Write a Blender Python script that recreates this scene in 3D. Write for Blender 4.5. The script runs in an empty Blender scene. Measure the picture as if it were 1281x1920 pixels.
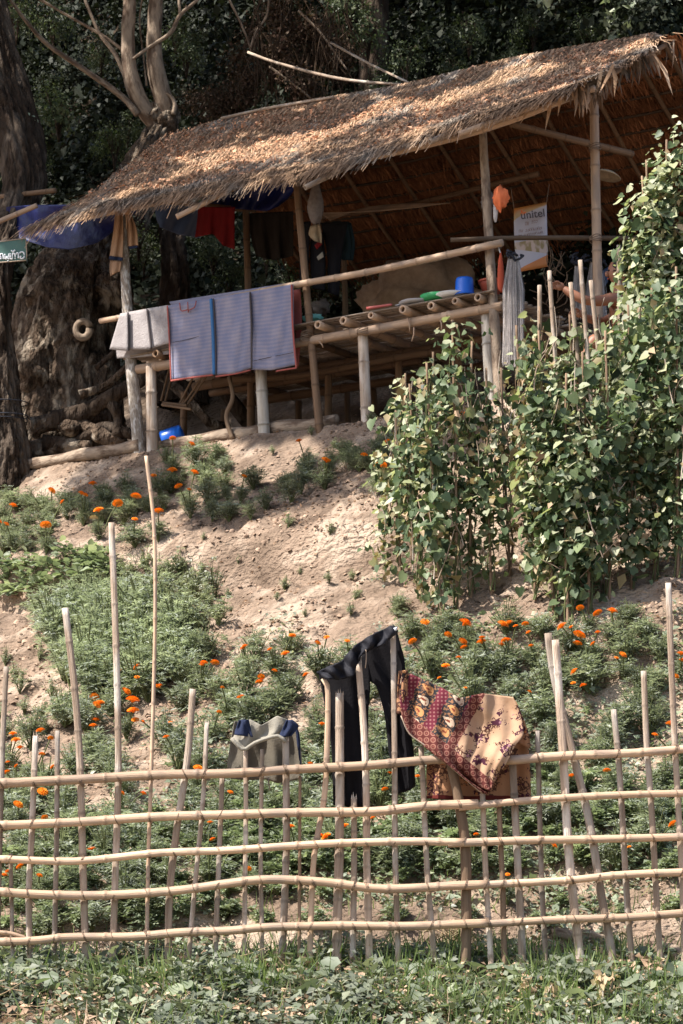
import bpy, math, random
import numpy as np
from mathutils import Vector, Matrix

random.seed(7)
RNG = np.random.default_rng(11)
sc = bpy.context.scene
C = sc.collection

# ------------------------------------------------------------------ camera
F = 4200.0            # focal length in photograph pixels
CX, HY = 640.5, 1700.0
cam_d = bpy.data.cameras.new('camera')
cam_d.sensor_fit = 'VERTICAL'; cam_d.sensor_height = 36.0
cam_d.lens = F/1920*36.0
cam_d.shift_y = (HY-960)/1920.0
cam_d.clip_start = 0.3; cam_d.clip_end = 500
cam_d.dof.use_dof = True; cam_d.dof.focus_distance = 15.2; cam_d.dof.aperture_fstop = 9.0
cam = bpy.data.objects.new('camera', cam_d); C.objects.link(cam)
cam.location = (0, 0, 0); cam.rotation_euler = (math.pi/2, 0, 0)
sc.camera = cam

# ------------------------------------------------------------------ light
SUN = Vector((-0.56, -0.26, 0.79)).normalized()       # towards the sun
world = bpy.data.worlds.new('World'); sc.world = world; world.use_nodes = True
wn = world.node_tree.nodes; wl = world.node_tree.links; wn.clear()
sky = wn.new('ShaderNodeTexSky'); sky.sky_type = 'NISHITA'; sky.sun_disc = False; sky.dust_density = 2.0; sky.ozone_density = 0.8
sky.sun_elevation = math.asin(SUN.z); sky.sun_rotation = math.atan2(SUN.x, SUN.y) % (2*math.pi)
bg = wn.new('ShaderNodeBackground'); bg.inputs['Strength'].default_value = 0.10
wo = wn.new('ShaderNodeOutputWorld'); wl.new(sky.outputs[0], bg.inputs[0]); wl.new(bg.outputs[0], wo.inputs[0])
sd = bpy.data.lights.new('sun', 'SUN'); sd.energy = 4.3; sd.angle = math.radians(0.55); sd.color = (1.0, 0.945, 0.875)
so = bpy.data.objects.new('sun', sd); C.objects.link(so); so.location = (-20, -10, 40)
so.rotation_euler = SUN.to_track_quat('Z', 'Y').to_euler()
sc.view_settings.view_transform = 'Standard'; sc.view_settings.look = 'None'
sc.view_settings.gamma = 1.0; sc.view_settings.use_curve_mapping = False
sc.view_settings.exposure = 1.2
try:
    sc.cycles.max_bounces = 6; sc.cycles.diffuse_bounces = 3; sc.cycles.glossy_bounces = 2
    sc.cycles.transmission_bounces = 3; sc.cycles.transparent_max_bounces = 6
except Exception: pass

# ------------------------------------------------------------------ helpers
def U(px, py, d):
    return Vector(((px-CX)/F*d, d, (HY-py)/F*d))

def hsh(ix, iy, seed):
    a = np.sin(ix*127.1 + iy*311.7 + seed*74.7)*43758.5453
    return a - np.floor(a)
def vnoise(x, y, seed=0):
    x = np.asarray(x, float); y = np.asarray(y, float)
    ix = np.floor(x); iy = np.floor(y); fx = x-ix; fy = y-iy
    fx = fx*fx*(3-2*fx); fy = fy*fy*(3-2*fy)
    a = hsh(ix, iy, seed); b = hsh(ix+1, iy, seed); c = hsh(ix, iy+1, seed); d = hsh(ix+1, iy+1, seed)
    return (a*(1-fx)+b*fx)*(1-fy)+(c*(1-fx)+d*fx)*fy
def fbm(x, y, seed=0, o=4):
    s = 0; a = 0.5
    for k in range(o):
        s = s + a*(vnoise(x*2**k, y*2**k, seed+k*3)-0.5); a *= 0.55
    return s

PU = [-60, 8, 12, 13, 14, 14.62, 14.78, 16, 18, 18.6, 19.24, 19.36, 19.46, 20.9, 21.05, 21.4, 23.9, 25.0, 26.5, 28, 32, 40, 90]
PZ = [-9, -2.2, -1.0, -.68, -.43, -.30, -.08, .78, 2.32, 2.60, 2.80, 3.32, 3.42, 4.08, 4.3, 4.62, 4.85, 6.1, 6.9, 8.5, 13, 21, 55]
def ucoord(x, y):
    t = np.clip((y-14.0)/5.8, 0, 1); m = 0.683*(t*t*(3-2*t))
    return y + m*np.clip(x, -4.5, 4.5)
def H(x, y):
    x = np.asarray(x, float); y = np.asarray(y, float)
    u = ucoord(x, y)
    u = u + 0.30*fbm(x*1.1, y*1.1, 5, 3)
    z = np.interp(u, PU, PZ)
    garden = np.clip((u-14.2)/0.6, 0, 1)*np.clip((21.0-u)/0.5, 0, 1)
    rg = 1-np.abs(vnoise(x*3.1+.6*y, y*4.4, 31)*2-1); rg2 = 1-np.abs(vnoise(x*7.3, y*9.1, 33)*2-1)
    z = z + garden*(0.10*fbm(x*2.3, y*2.3, 1, 3) + 0.06*(vnoise(x*8, y*9, 2)-.5) + 0.035*(vnoise(x*19, y*22, 3)-.5) - .05*rg**4 - .035*rg2**3)
    z = z + (1-garden)*(0.07*fbm(x*2.1, y*2.1, 9, 3) + 0.03*(vnoise(x*12, y*12, 4)-.5))
    sl = np.clip((u-17.2)/.5, 0, 1)*np.clip((19.2-u)/.2, 0, 1)
    q_ = u*2.1+1.6*fbm(x*1.3, y*1.3, 51, 3); q_ = q_-np.floor(q_)
    z = z + sl*.11*(np.clip(q_*3.2, 0, 1)-q_)+sl*.05*(vnoise(x*2.2, y*7, 53)-.5)
    # runnels down the little bank
    bank = np.exp(-((u-19.4)/0.25)**2)
    z = z + bank*0.09*(vnoise(x*7, y*2, 21)-.5)
    return z
_DS = np.arange(12.4, 45, 0.25); _DF = np.arange(0, .2501, .02)
def hit(px, py):
    c = z0 = None
    m_ = (HY-py)/F*_DS < H((px-CX)/F*_DS, _DS)
    if m_.any():
        k = max(int(np.argmax(m_)), 1); f_ = _DS[k-1]+_DF
        m2 = (HY-py)/F*f_ < H((px-CX)/F*f_, f_); d = f_[int(np.argmax(m2))] if m2.any() else _DS[k]
    else: d = 30.0
    return Vector(((px-CX)/F*d, d, float(H((px-CX)/F*d, d))))

def mesh_np(name, verts, faces, tint=None, tv=None, smooth=False):
    me = bpy.data.meshes.new(name)
    verts = np.asarray(verts, np.float32)
    if isinstance(faces, np.ndarray):
        n, k = faces.shape
        me.vertices.add(len(verts)); me.vertices.foreach_set('co', verts.ravel())
        me.loops.add(n*k); me.loops.foreach_set('vertex_index', faces.astype(np.int32).ravel())
        me.polygons.add(n); me.polygons.foreach_set('loop_start', np.arange(0, n*k, k, dtype=np.int32))
    else:
        me.from_pydata([tuple(map(float, v)) for v in verts], [], faces)
    if tint is not None:
        a = me.attributes.new('tint', 'FLOAT', 'POINT'); a.data.foreach_set('value', np.asarray(tint, np.float32))
    if tv is not None:
        a = me.attributes.new('tv', 'FLOAT_VECTOR', 'POINT'); a.data.foreach_set('vector', np.asarray(tv, np.float32).ravel())
    me.update(calc_edges=True)
    if smooth:
        me.polygons.foreach_set('use_smooth', np.ones(len(me.polygons), bool))
    me.validate()
    return me

def link(name, me, mat=None, parent=None, **props):
    o = bpy.data.objects.new(name, me); C.objects.link(o)
    if mat is not None and me is not None and len(me.materials) == 0: me.materials.append(mat)
    if parent is not None:
        o.parent = parent; o.location = -root_loc(parent)
    for k, v in props.items(): o[k] = v
    return o
def root_loc(p):
    v = Vector(p.location)
    while p.parent is not None:
        p = p.parent; v = v + Vector(p.location)
    return v
def thing(name, label, cat, loc=(0, 0, 0), group=None):
    o = bpy.data.objects.new(name, None); C.objects.link(o); o.location = loc
    o.empty_display_size = 0.1
    o['label'] = label; o['category'] = cat
    if group: o['group'] = group
    return o
def tag(o, label, cat, group=None):
    o['label'] = label; o['category'] = cat
    if group: o['group'] = group
    return o

class B:
    """mesh collector, mixed faces"""
    def __init__(s): s.v = []; s.f = []; s.t = []; s.tv = []
    def add(s, verts, faces, tint=0.5, tv=None):
        o = len(s.v); s.v += [tuple(v) for v in verts]; s.f += [tuple(i+o for i in f) for f in faces]
        s.t += [tint]*len(verts) if not hasattr(tint, '__len__') else list(tint)
        s.tv += [tuple(v) for v in (tv if tv is not None else verts)]
    def me(s, name, smooth=True): return mesh_np(name, s.v, s.f, s.t, s.tv, smooth)

def catmull(pts, n=6):
    P = [Vector(p) for p in pts]
    if len(P) < 3: 
        return [P[0].lerp(P[1], k/ (n*2)) for k in range(n*2+1)]
    P = [P[0]*2-P[1]] + P + [P[-1]*2-P[-2]]
    out = []
    for i in range(1, len(P)-2):
        for k in range(n):
            t = k/n; a, b, c, d = P[i-1], P[i], P[i+1], P[i+2]
            out.append(0.5*((2*b)+(c-a)*t+(2*a-5*b+4*c-d)*t*t+(3*b-a-3*c+d)*t**3))
    out.append(P[-2]); return out

def tube(b, pts, rads, seg=10, nodes=0.0, step=None, rough=0.0, flat=1.0, cap=True, tint=0.5, crv=True, hollow=False, seed=0):
    """tapered tube; nodes = spacing of bamboo joints in metres"""
    rr = random.Random(seed+len(b.v))
    P = catmull(pts, 5) if crv else [Vector(p) for p in pts]
    L = [0.0]
    for i in range(1, len(P)): L.append(L[-1]+(P[i]-P[i-1]).length)
    T = L[-1]
    if not hasattr(rads, '__len__'): rads = [rads, rads]
    def rad(l):
        q = l/T*(len(rads)-1) if T > 0 else 0; i = min(int(q), len(rads)-2); return rads[i]+(rads[i+1]-rads[i])*(q-i)
    step = step or max(T/24, 0.03)
    ls = list(np.linspace(0, T, max(2, int(T/step)+1)))
    nl = []
    if nodes > 0:
        q = rr.uniform(.2, .9)*nodes
        while q < T-0.01:
            nl.append(q)
            for e in (-.016, -.004, .004, .016): ls.append(q+e)
            q += nodes*rr.uniform(.8, 1.2)
    ls = sorted(l for l in ls if 0 <= l <= T)
    def at(l):
        i = 0
        i = min(np.searchsorted(L, l, 'right')-1, len(P)-2); i = max(i, 0)
        k = (l-L[i])/max(L[i+1]-L[i], 1e-9); return P[i].lerp(P[i+1], min(max(k, 0), 1)), (P[i+1]-P[i]).normalized()
    verts = []; tv = []; tints = []; faces = []
    ref = Vector((0, 0, 1)) if abs((P[-1]-P[0]).normalized().z) < 0.8 else Vector((0, 1, 0))
    so_ = rr.uniform(0, 50)
    for l in ls:
        p, d = at(l)
        a = d.cross(ref).normalized(); c = d.cross(a).normalized()
        r = rad(l); dn = min([abs(l-q) for q in nl] or [9])
        if dn < 0.006: r *= 1.13
        tn = tint - (0.28 if dn < 0.006 else 0)
        for k in range(seg):
            th = 2*math.pi*k/seg
            q = r
            if rough: q = r*(1+rough*(float(vnoise(l*6+so_, k*1.3, 3))-.5)*2)
            verts.append(p + a*math.cos(th)*q + c*math.sin(th)*q*flat)
            tv.append((math.cos(th)*r*3+so_, math.sin(th)*r*3, l)); tints.append(tn)
    n = len(ls)
    for i in range(n-1):
        for k in range(seg):
            k2 = (k+1) % seg; faces.append((i*seg+k, i*seg+k2, (i+1)*seg+k2, (i+1)*seg+k))
    if cap:
        for end, base in ((0, 0), (1, (n-1)*seg)):
            if hollow and end == 0:
                # recessed cut end: rim, hole
                p, d = at(0); o = len(verts)
                for rr2, dd in ((.62, 0.0), (.6, .05)):
                    for k in range(seg):
                        v = verts[base+k]; verts.append(p + (v-p)*rr2 + d*dd); tv.append((0, 0, 0)); tints.append(tint if dd == 0 else tint-.4)
                for k in range(seg):
                    k2 = (k+1) % seg
                    faces.append((base+k, o+k, o+k2, base+k2)); faces.append((o+k, o+seg+k, o+seg+k2, o+k2))
                faces.append(tuple(o+seg+k for k in range(seg)))
            else:
                f = tuple(base+k for k in range(seg)); faces.append(f if end else f[::-1])
    b.add(verts, faces, tints, tv)

def pole(name, pts, r, mat, parent=None, nodes=0.3, seg=10, tint=0.5, **k):
    props = {q: k.pop(q) for q in list(k) if q in ('label', 'category', 'group')}
    b = B(); tube(b, pts, r, seg=seg, nodes=nodes, tint=tint, **k)
    return link(name, b.me(name), mat, parent, **props)

def box(b, c, sx, sy, sz, R=None, tint=0.5, jit=0.0):
    v = []
    for x in (-1, 1):
        for y in (-1, 1):
            for z in (-1, 1):
                q = Vector((x*sx/2+random.uniform(-jit, jit), y*sy/2+random.uniform(-jit, jit), z*sz/2+random.uniform(-jit, jit)))
                if R is not None: q = R @ q
                v.append(Vector(c)+q)
    b.add(v, [(0, 1, 3, 2), (4, 6, 7, 5), (0, 4, 5, 1), (2, 3, 7, 6), (0, 2, 6, 4), (1, 5, 7, 3)], tint)

def scatter(bv, bf, pos, X, Y, N, s, tint):
    """instances a little mesh (verts k,3) with frames X,Y,N"""
    bv = np.asarray(bv, float); k = len(bv); n = len(pos)
    s = np.asarray(s).reshape(-1, 1, 1)
    v = (bv[None, :, 0, None]*X[:, None, :] + bv[None, :, 1, None]*Y[:, None, :] + bv[None, :, 2, None]*N[:, None, :])*s + np.asarray(pos)[:, None, :]
    f = (np.asarray(bf)[None] + (np.arange(n)*k)[:, None, None]).reshape(-1, len(bf[0]))
    return v.reshape(-1, 3), f, np.repeat(tint, k)
def norm(a): return a/np.maximum(np.linalg.norm(a, axis=1, keepdims=True), 1e-9)
def frames(n, ydir):
    N = norm(n); Y = ydir-(ydir*N).sum(1, keepdims=True)*N; Y = norm(Y); X = np.cross(Y, N); return X, Y, N
def rnd(n, k=3): return RNG.normal(size=(n, k))

LEAF = ([(0, 0, 0), (-.32, .35, .1), (0, .45, 0), (.32, .35, .1), (-.24, .75, .04), (0, 1, -.12), (.24, .75, .04)],
        [(0, 2, 1, 1), (0, 3, 2, 2)])
LEAF_V = [(0, 0, 0), (-.34, .4, .09), (0, 1, -.1), (.34, .4, .09)]; LEAF_F = [(0, 3, 2, 1)]
LEAF2_V = [(0, 0, 0), (0, .5, -.05), (0, 1, -.18), (-.34, .38, .07), (.34, .38, .07)]
LEAF2_F = [(0, 1, 2, 3), (0, 4, 2, 1)]
HEART_V = [(0, 0, 0), (-.3, -.14, .05), (-.5, .18, .1), (-.34, .62, .06), (0, 1.0, -.08), (.34, .62, .06), (.5, .18, .1), (.3, -.14, .05), (0, .45, -.02)]
HEART_F = [(0, 8, 2, 1), (8, 4, 3, 2), (0, 7, 6, 8), (8, 6, 5, 4)]
BLADE_V = [(-.5, 0, 0), (.5, 0, 0), (.35, .5, .0), (-.35, .5, .0), (0, 1, -.0)]

def cloud(name, pos, out, size, mat, parent=None, shape='kite', up=0.5, tintvar=0.3, droop=0.3, **props):
    """leaf cloud; out = outward normals"""
    n = len(pos)
    nn = norm(out)*0.7 + np.array([0, 0, up]) + rnd(n)*0.55
    yd = norm(rnd(n)) + norm(out)*0.5 - np.array([0, 0, droop])
    X, Y, N = frames(nn, yd)
    s = size*np.clip(np.exp(RNG.normal(-.08, .34, n)), .35, 1.9)
    t = 0.5 + tintvar*RNG.normal(size=n)*.6
    bv, bf = {'kite': (LEAF_V, LEAF_F), 'fold': (LEAF2_V, LEAF2_F), 'heart': (HEART_V, HEART_F)}[shape]
    v, f, tt = scatter(bv, bf, pos, X, Y, N, s, t)
    return mesh_np(name, v, f, tt, None, False) if mat is None else link(name, mesh_np(name, v, f, tt, None, False), mat, parent, **props)

# ------------------------------------------------------------------ materials
def mat(name, c1, c2, scale=6, rough=.85, bump=.3, bscale=None, coord='obj', objrand=.25, tint=.0, spec=.25,
        trans=0.0, tcol=None, stretch=None, detail=6, c3=None, s3=1.5, hue=0.0, bdist=.02):
    m = bpy.data.materials.new(name); m.use_nodes = True
    nt = m.node_tree; N = nt.nodes; L = nt.links; N.clear()
    out = N.new('ShaderNodeOutputMaterial'); p = N.new('ShaderNodeBsdfPrincipled')
    p.inputs['Roughness'].default_value = rough; p.inputs['Specular IOR Level'].default_value = spec
    if coord == 'tv':
        a = N.new('ShaderNodeAttribute'); a.attribute_name = 'tv'; src = a.outputs['Vector']
    else:
        a = N.new('ShaderNodeTexCoord'); src = a.outputs['Object']
    if stretch:
        mp = N.new('ShaderNodeMapping'); mp.inputs['Scale'].default_value = stretch; L.new(src, mp.inputs[0]); ssrc = mp.outputs[0]
    else: ssrc = src
    nz = N.new('ShaderNodeTexNoise'); nz.inputs['Scale'].default_value = scale; nz.inputs['Detail'].default_value = detail
    nz.inputs['Roughness'].default_value = .65; L.new(ssrc, nz.inputs[0])
    rp = N.new('ShaderNodeMapRange'); rp.inputs['From Min'].default_value = .32; rp.inputs['From Max'].default_value = .68; L.new(nz.outputs[0], rp.inputs[0])
    mx = N.new('ShaderNodeMix'); mx.data_type = 'RGBA'; mx.inputs[6].default_value = (*c1, 1); mx.inputs[7].default_value = (*c2, 1)
    L.new(rp.outputs[0], mx.inputs[0]); col = mx.outputs[2]
    if c3:
        n3 = N.new('ShaderNodeTexNoise'); n3.inputs['Scale'].default_value = s3; n3.inputs['Detail'].default_value = 5; L.new(ssrc if coord != 'tv' else src, n3.inputs[0])
        r3 = N.new('ShaderNodeMapRange'); r3.inputs['From Min'].default_value = .5; r3.inputs['From Max'].default_value = .62; L.new(n3.outputs[0], r3.inputs[0])
        m3 = N.new('ShaderNodeMix'); m3.data_type = 'RGBA'; L.new(r3.outputs[0], m3.inputs[0]); L.new(col, m3.inputs[6]); m3.inputs[7].default_value = (*c3, 1); col = m3.outputs[2]
    val = None
    if objrand or tint:
        oi = N.new('ShaderNodeObjectInfo'); mr = N.new('ShaderNodeMapRange'); mr.inputs['To Min'].default_value = 1-objrand; mr.inputs['To Max'].default_value = 1+objrand
        L.new(oi.outputs['Random'], mr.inputs[0]); val = mr.outputs[0]
        if tint:
            at = N.new('ShaderNodeAttribute'); at.attribute_name = 'tint'
            m2 = N.new('ShaderNodeMapRange'); m2.inputs['To Min'].default_value = 1-tint; m2.inputs['To Max'].default_value = 1+tint
            L.new(at.outputs['Fac'], m2.inputs[0]); mu = N.new('ShaderNodeMath'); mu.operation = 'MULTIPLY'; L.new(val, mu.inputs[0]); L.new(m2.outputs[0], mu.inputs[1]); val = mu.outputs[0]
            if hue:
                hs = N.new('ShaderNodeHueSaturation'); h2 = N.new('ShaderNodeMapRange'); h2.inputs['To Min'].default_value = .5+hue; h2.inputs['To Max'].default_value = .5-hue
                L.new(at.outputs['Fac'], h2.inputs[0]); L.new(h2.outputs[0], hs.inputs['Hue']); L.new(col, hs.inputs['Color']); col = hs.outputs[0]
        vm = N.new('ShaderNodeVectorMath'); vm.operation = 'SCALE'; L.new(col, vm.inputs[0]); L.new(val, vm.inputs['Scale']); col = vm.outputs[0]
    L.new(col, p.inputs['Base Color'])
    if bump:
        nb = N.new('ShaderNodeTexNoise'); nb.inputs['Scale'].default_value = bscale or scale*4; nb.inputs['Detail'].default_value = 5; L.new(ssrc, nb.inputs[0])
        bp = N.new('ShaderNodeBump'); bp.inputs['Strength'].default_value = bump; bp.inputs['Distance'].default_value = bdist
        L.new(nb.outputs[0], bp.inputs['Height']); L.new(bp.outputs[0], p.inputs['Normal'])
    sh = p.outputs[0]
    if trans:
        tr = N.new('ShaderNodeBsdfTranslucent'); ms = N.new('ShaderNodeMixShader'); ms.inputs[0].default_value = trans
        if tcol:
            vm2 = N.new('ShaderNodeVectorMath'); vm2.operation = 'MULTIPLY'; L.new(col, vm2.inputs[0]); vm2.inputs[1].default_value = tcol; L.new(vm2.outputs[0], tr.inputs[0])
        else: L.new(col, tr.inputs[0])
        L.new(sh, ms.inputs[1]); L.new(tr.outputs[0], ms.inputs[2]); sh = ms.outputs[0]
    L.new(sh, out.inputs[0])
    return m

ST = (1, 1, .12)
M = {}
M['bamboo'] = mat('bamboo', (.60, .42, .285), (.38, .25, .16), 9, .55, .3, 60, 'tv', .2, .5, .35, stretch=ST, c3=(.36, .26, .19), s3=4.0)
M['bamboo_grey'] = mat('bamboo_grey', (.47, .365, .275), (.22, .155, .11), 11, .7, .6, 60, 'tv', .32, .5, .25, stretch=ST, c3=(.53, .46, .39), s3=2.5)
M['pale_post'] = mat('pale_post', (.52, .48, .42), (.36, .31, .25), 7, .7, .3, 40, 'tv', .05, .5, .25, stretch=(1, 1, .4), c3=(.26, .2, .15), s3=3)
M['mottled_bark'] = mat('mottled_bark', (.42, .37, .31), (.17, .13, .10), 18, .9, .5, 60, 'tv', .05, .5, .15, c3=(.55, .52, .48), s3=14)
M['stick'] = mat('stick', (.30, .21, .14), (.17, .11, .07), 10, .85, .4, 50, 'tv', .25, .5, .15, stretch=ST)
M['dark_wood'] = mat('dark_wood', (.115, .08, .055), (.055, .038, .026), 9, .8, .4, 50, 'tv', .2, .5, .15, stretch=ST)
M['inner_wood'] = mat('inner_wood', (.24, .15, .09), (.13, .078, .046), 9, .7, .3, 50, 'tv', .2, .5, .2, stretch=ST)
M['tie'] = mat('tie', (.22, .155, .11), (.13, .09, .06), 30, .8, .2, None, 'obj', .2)
M['bark'] = mat('bark', (.075, .053, .038), (.022, .015, .011), 7, .95, 1.0, 16, 'obj', .1, 0, .1, stretch=(1, 1, .3), c3=(.12, .092, .07), s3=5, bdist=.12)
M['bark_gnarled'] = mat('bark_gnarled', (.19, .135, .095), (.022, .015, .011), 6.5, .95, 1.0, 12, 'obj', .05, 0, .1, stretch=(1, 1, .55), c3=(.33, .27, .205), s3=7, bdist=.25)
M['bark_pale'] = mat('bark_pale', (.36, .28, .21), (.22, .165, .12), 8, .9, .6, 30, 'tv', .1, .4, .1, c3=(.13, .09, .065), s3=4)
M['soil'] = mat('soil', (.33, .24, .175), (.135, .095, .068), 2.6, .95, 1.0, 26, 'obj', 0, 0, .1, detail=12, c3=(.43, .33, .25), s3=2.4, bdist=.07, stretch=(.55, 1, 1))
M['clod'] = mat('clod', (.36, .255, .185), (.22, .15, .105), 6, .95, .5, 50, 'obj', 0, .5, .1)
M['litter'] = mat('litter', (.44, .31, .21), (.36, .235, .15), 6, .8, 0, None, 'obj', 0, .6, .2, trans=.15)
M['thatch'] = mat('thatch', (.46, .295, .18), (.22, .14, .09), 7, .9, .3, 60, 'obj', .1, .75, .12, c3=(.27, .22, .175), s3=2.0)
M['thatch_flake'] = mat('thatch_flake', (.72, .40, .24), (.42, .20, .11), 5, .8, 0, None, 'obj', 0, .6, .2)
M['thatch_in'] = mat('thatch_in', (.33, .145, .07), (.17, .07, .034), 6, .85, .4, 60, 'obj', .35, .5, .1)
def leafm(name, c1, c2, tr=.3, rough=.42, spec=.5, tint=.5, hue=.03, tcol=(1.15, 1.25, .75)):
    return mat(name, c1, c2, 3, rough, 0, None, 'obj', .18, tint, spec, trans=tr, tcol=tcol, hue=hue, detail=2)
M['marigold_leaf'] = leafm('marigold_leaf', (.36, .385, .315), (.15, .175, .125), .35, .5, .35)
M['sage_herb'] = leafm('sage_herb', (.42, .45, .385), (.21, .245, .185), .4, .5, .35)
M['weed_leaf'] = leafm('weed_leaf', (.34, .38, .27), (.18, .225, .135), .35, .5, .35)
M['pale_weed'] = leafm('pale_weed', (.36, .37, .30), (.23, .26, .18), .35, .45, .5)
M['bean_leaf'] = leafm('bean_leaf', (.12, .165, .08), (.055, .09, .04), .3, .5, .35, .7)
M['bean_sunlit'] = leafm('bean_sunlit', (.46, .46, .33), (.30, .33, .17), .35, .5, .35, .4)  # paler bean leaf tone, with direct sunlight put into the colour
M['bean_dry'] = leafm('bean_dry', (.42, .34, .2), (.28, .2, .11), .25, .6, .3)
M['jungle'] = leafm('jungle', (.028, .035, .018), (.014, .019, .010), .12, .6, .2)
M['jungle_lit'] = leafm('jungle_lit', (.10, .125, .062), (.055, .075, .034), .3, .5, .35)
M['jungle_brown'] = leafm('jungle_brown', (.105, .065, .04), (.06, .037, .022), .15, .7, .2)
M['ground_leaf'] = leafm('ground_leaf', (.22, .235, .175), (.10, .12, .075), .3, .5, .35, .7)
M['grass'] = leafm('grass', (.20, .26, .10), (.12, .17, .06), .35, .45, .45)
M['dry_grass'] = leafm('dry_grass', (.42, .34, .23), (.3, .23, .15), .2, .6, .25)
M['white_leaf'] = leafm('white_leaf', (.42, .45, .35), (.22, .27, .16), .2, .4, .5)
M['flower'] = mat('flower', (.93, .31, .015), (.86, .20, .01), 30, .7, 0, None, 'obj', .1, .35, .2, trans=.15)
M['pale_flower'] = mat('pale_flower', (.7, .6, .35), (.5, .42, .22), 30, .8, 0, None, 'obj', .1, .35, .2)
M['stem'] = mat('stem', (.13, .15, .06), (.09, .1, .04), 6, .7, 0)
M['net'] = mat('net', (.74, .69, .66), (.55, .51, .49), 20, .6, 0, None, 'obj', .1, .5, .2, trans=.3)
M['net_dark'] = mat('net_dark', (.03, .035, .05), (.015, .015, .02), 20, .7, 0)
M['mesh_bag'] = mat('mesh_bag', (.27, .23, .21), (.17, .14, .125), 30, .8, .3, 90, trans=.2)
M['skin'] = mat('skin', (.30, .135, .075), (.25, .105, .058), 6, .5, .1, 40, 'obj', 0, 0, .4)
M['hair'] = mat('hair', (.012, .01, .009), (.02, .017, .015), 30, .5, .4, 90, 'obj', 0)
def cloth(name, c, v=.7, rough=.9, **k): return mat(name, c, tuple(q*v for q in c), 5, rough, .25, 90, 'obj', 0, 0, .15, **k)
M['cloth_black'] = cloth('cloth_black', (.010, .009, .011), .6)
M['cloth_sheen'] = cloth('cloth_sheen', (.022, .022, .028), .6, .7)
M['cloth_navy'] = cloth('cloth_navy', (.022, .03, .065))
M['cloth_olive'] = cloth('cloth_olive', (.155, .135, .105))
M['cloth_olive_pale'] = cloth('cloth_olive_pale', (.30, .275, .225))
M['cloth_tan'] = cloth('cloth_tan', (.40, .25, .155))
M['cloth_red'] = cloth('cloth_red', (.17, .012, .014))
M['cloth_dark'] = cloth('cloth_dark', (.03, .024, .02))
M['cloth_teal'] = cloth('cloth_teal', (.02, .035, .04))
M['orange'] = cloth('orange', (.85, .22, .09), .8)
M['orange_red'] = cloth('orange_red', (.62, .13, .07), .8, trans=.3)
M['tarp'] = mat('tarp', (.014, .022, .13), (.008, .011, .055), 6, .42, 1.0, 9, 'obj', .1, 0, .3, trans=.04)
M['tarp_grey'] = mat('tarp_grey', (.05, .075, .14), (.035, .05, .10), 4, .5, .4, 14, 'obj', 0, 0, .4, trans=.1)
M['plastic_blue'] = mat('plastic_blue', (.01, .13, .62), (.01, .11, .55), 3, .3, 0, None, 'obj', 0, 0, .5)
M['plastic_red'] = mat('plastic_red', (.38, .085, .05), (.32, .07, .04), 3, .45, 0)
M['plastic_pink'] = mat('plastic_pink', (.62, .17, .15), (.5, .12, .1), 3, .45, 0)
M['plastic_green'] = mat('plastic_green', (.05, .34, .12), (.04, .28, .1), 3, .4, 0)
M['bag_white'] = mat('bag_white', (.62, .68, .72), (.4, .52, .6), 7, .35, .5, 25, trans=.3)
M['bag_turq'] = mat('bag_turq', (.12, .5, .45), (.3, .6, .55), 7, .35, .5, 25, trans=.3)
M['metal'] = mat('metal', (.5, .5, .52), (.4, .4, .42), 3, .35, 0, spec=.6)
M['straw'] = mat('straw', (.42, .33, .22), (.3, .22, .14), 20, .8, .4, 60)
M['sign_green'] = mat('sign_green', (.075, .145, .12), (.06, .115, .1), 3, .5, .1)
M['white'] = mat('white', (.72, .74, .76), (.66, .68, .7), 3, .6, 0)
M['ink_grey'] = mat('ink_grey', (.09, .08, .09), (.07, .06, .07), 3, .6, 0)
M['ink_orange'] = mat('ink_orange', (.62, .12, .03), (.55, .1, .03), 3, .6, 0)
M['ink_brown'] = mat('ink_brown', (.26, .15, .12), (.22, .12, .1), 3, .6, 0)
M['grey_mat'] = mat('grey_mat', (.37, .335, .325), (.27, .24, .235), 8, .85, .5, 60, 'obj', 0)
M['mat_seam'] = cloth('mat_seam', (.10, .085, .085))
M['mat_red'] = cloth('mat_red', (.42, .12, .10))
M['mat_blue_trim'] = cloth('mat_blue_trim', (.07, .20, .42))

def nodes_mat(name):
    m = bpy.data.materials.new(name); m.use_nodes = True; nt = m.node_tree
    return m, nt, nt.nodes, nt.links, nt.nodes['Principled BSDF']
def uvn(N): 
    a = N.new('ShaderNodeUVMap'); a.uv_map = 'UVMap'; return a.outputs[0]
def rgbmix(N, L, fac, a, b):
    m = N.new('ShaderNodeMix'); m.data_type = 'RGBA'
    for i, q in ((6, a), (7, b)):
        if isinstance(q, tuple): m.inputs[i].default_value = (*q, 1)
        else: L.new(q, m.inputs[i])
    if isinstance(fac, float): m.inputs[0].default_value = fac
    else: L.new(fac, m.inputs[0])
    return m.outputs[2]
def mth(N, L, op, a, b=None, c=None):
    m = N.new('ShaderNodeMath'); m.operation = op
    for i, q in enumerate((a, b, c)):
        if q is None: continue
        if isinstance(q, (int, float)): m.inputs[i].default_value = q
        else: L.new(q, m.inputs[i])
    return m.outputs[0]
def stepf(N, L, v, lo, hi):
    m = N.new('ShaderNodeMapRange'); m.inputs['From Min'].default_value = lo; m.inputs['From Max'].default_value = hi
    L.new(v, m.inputs[0]); return m.outputs[0]
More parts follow.
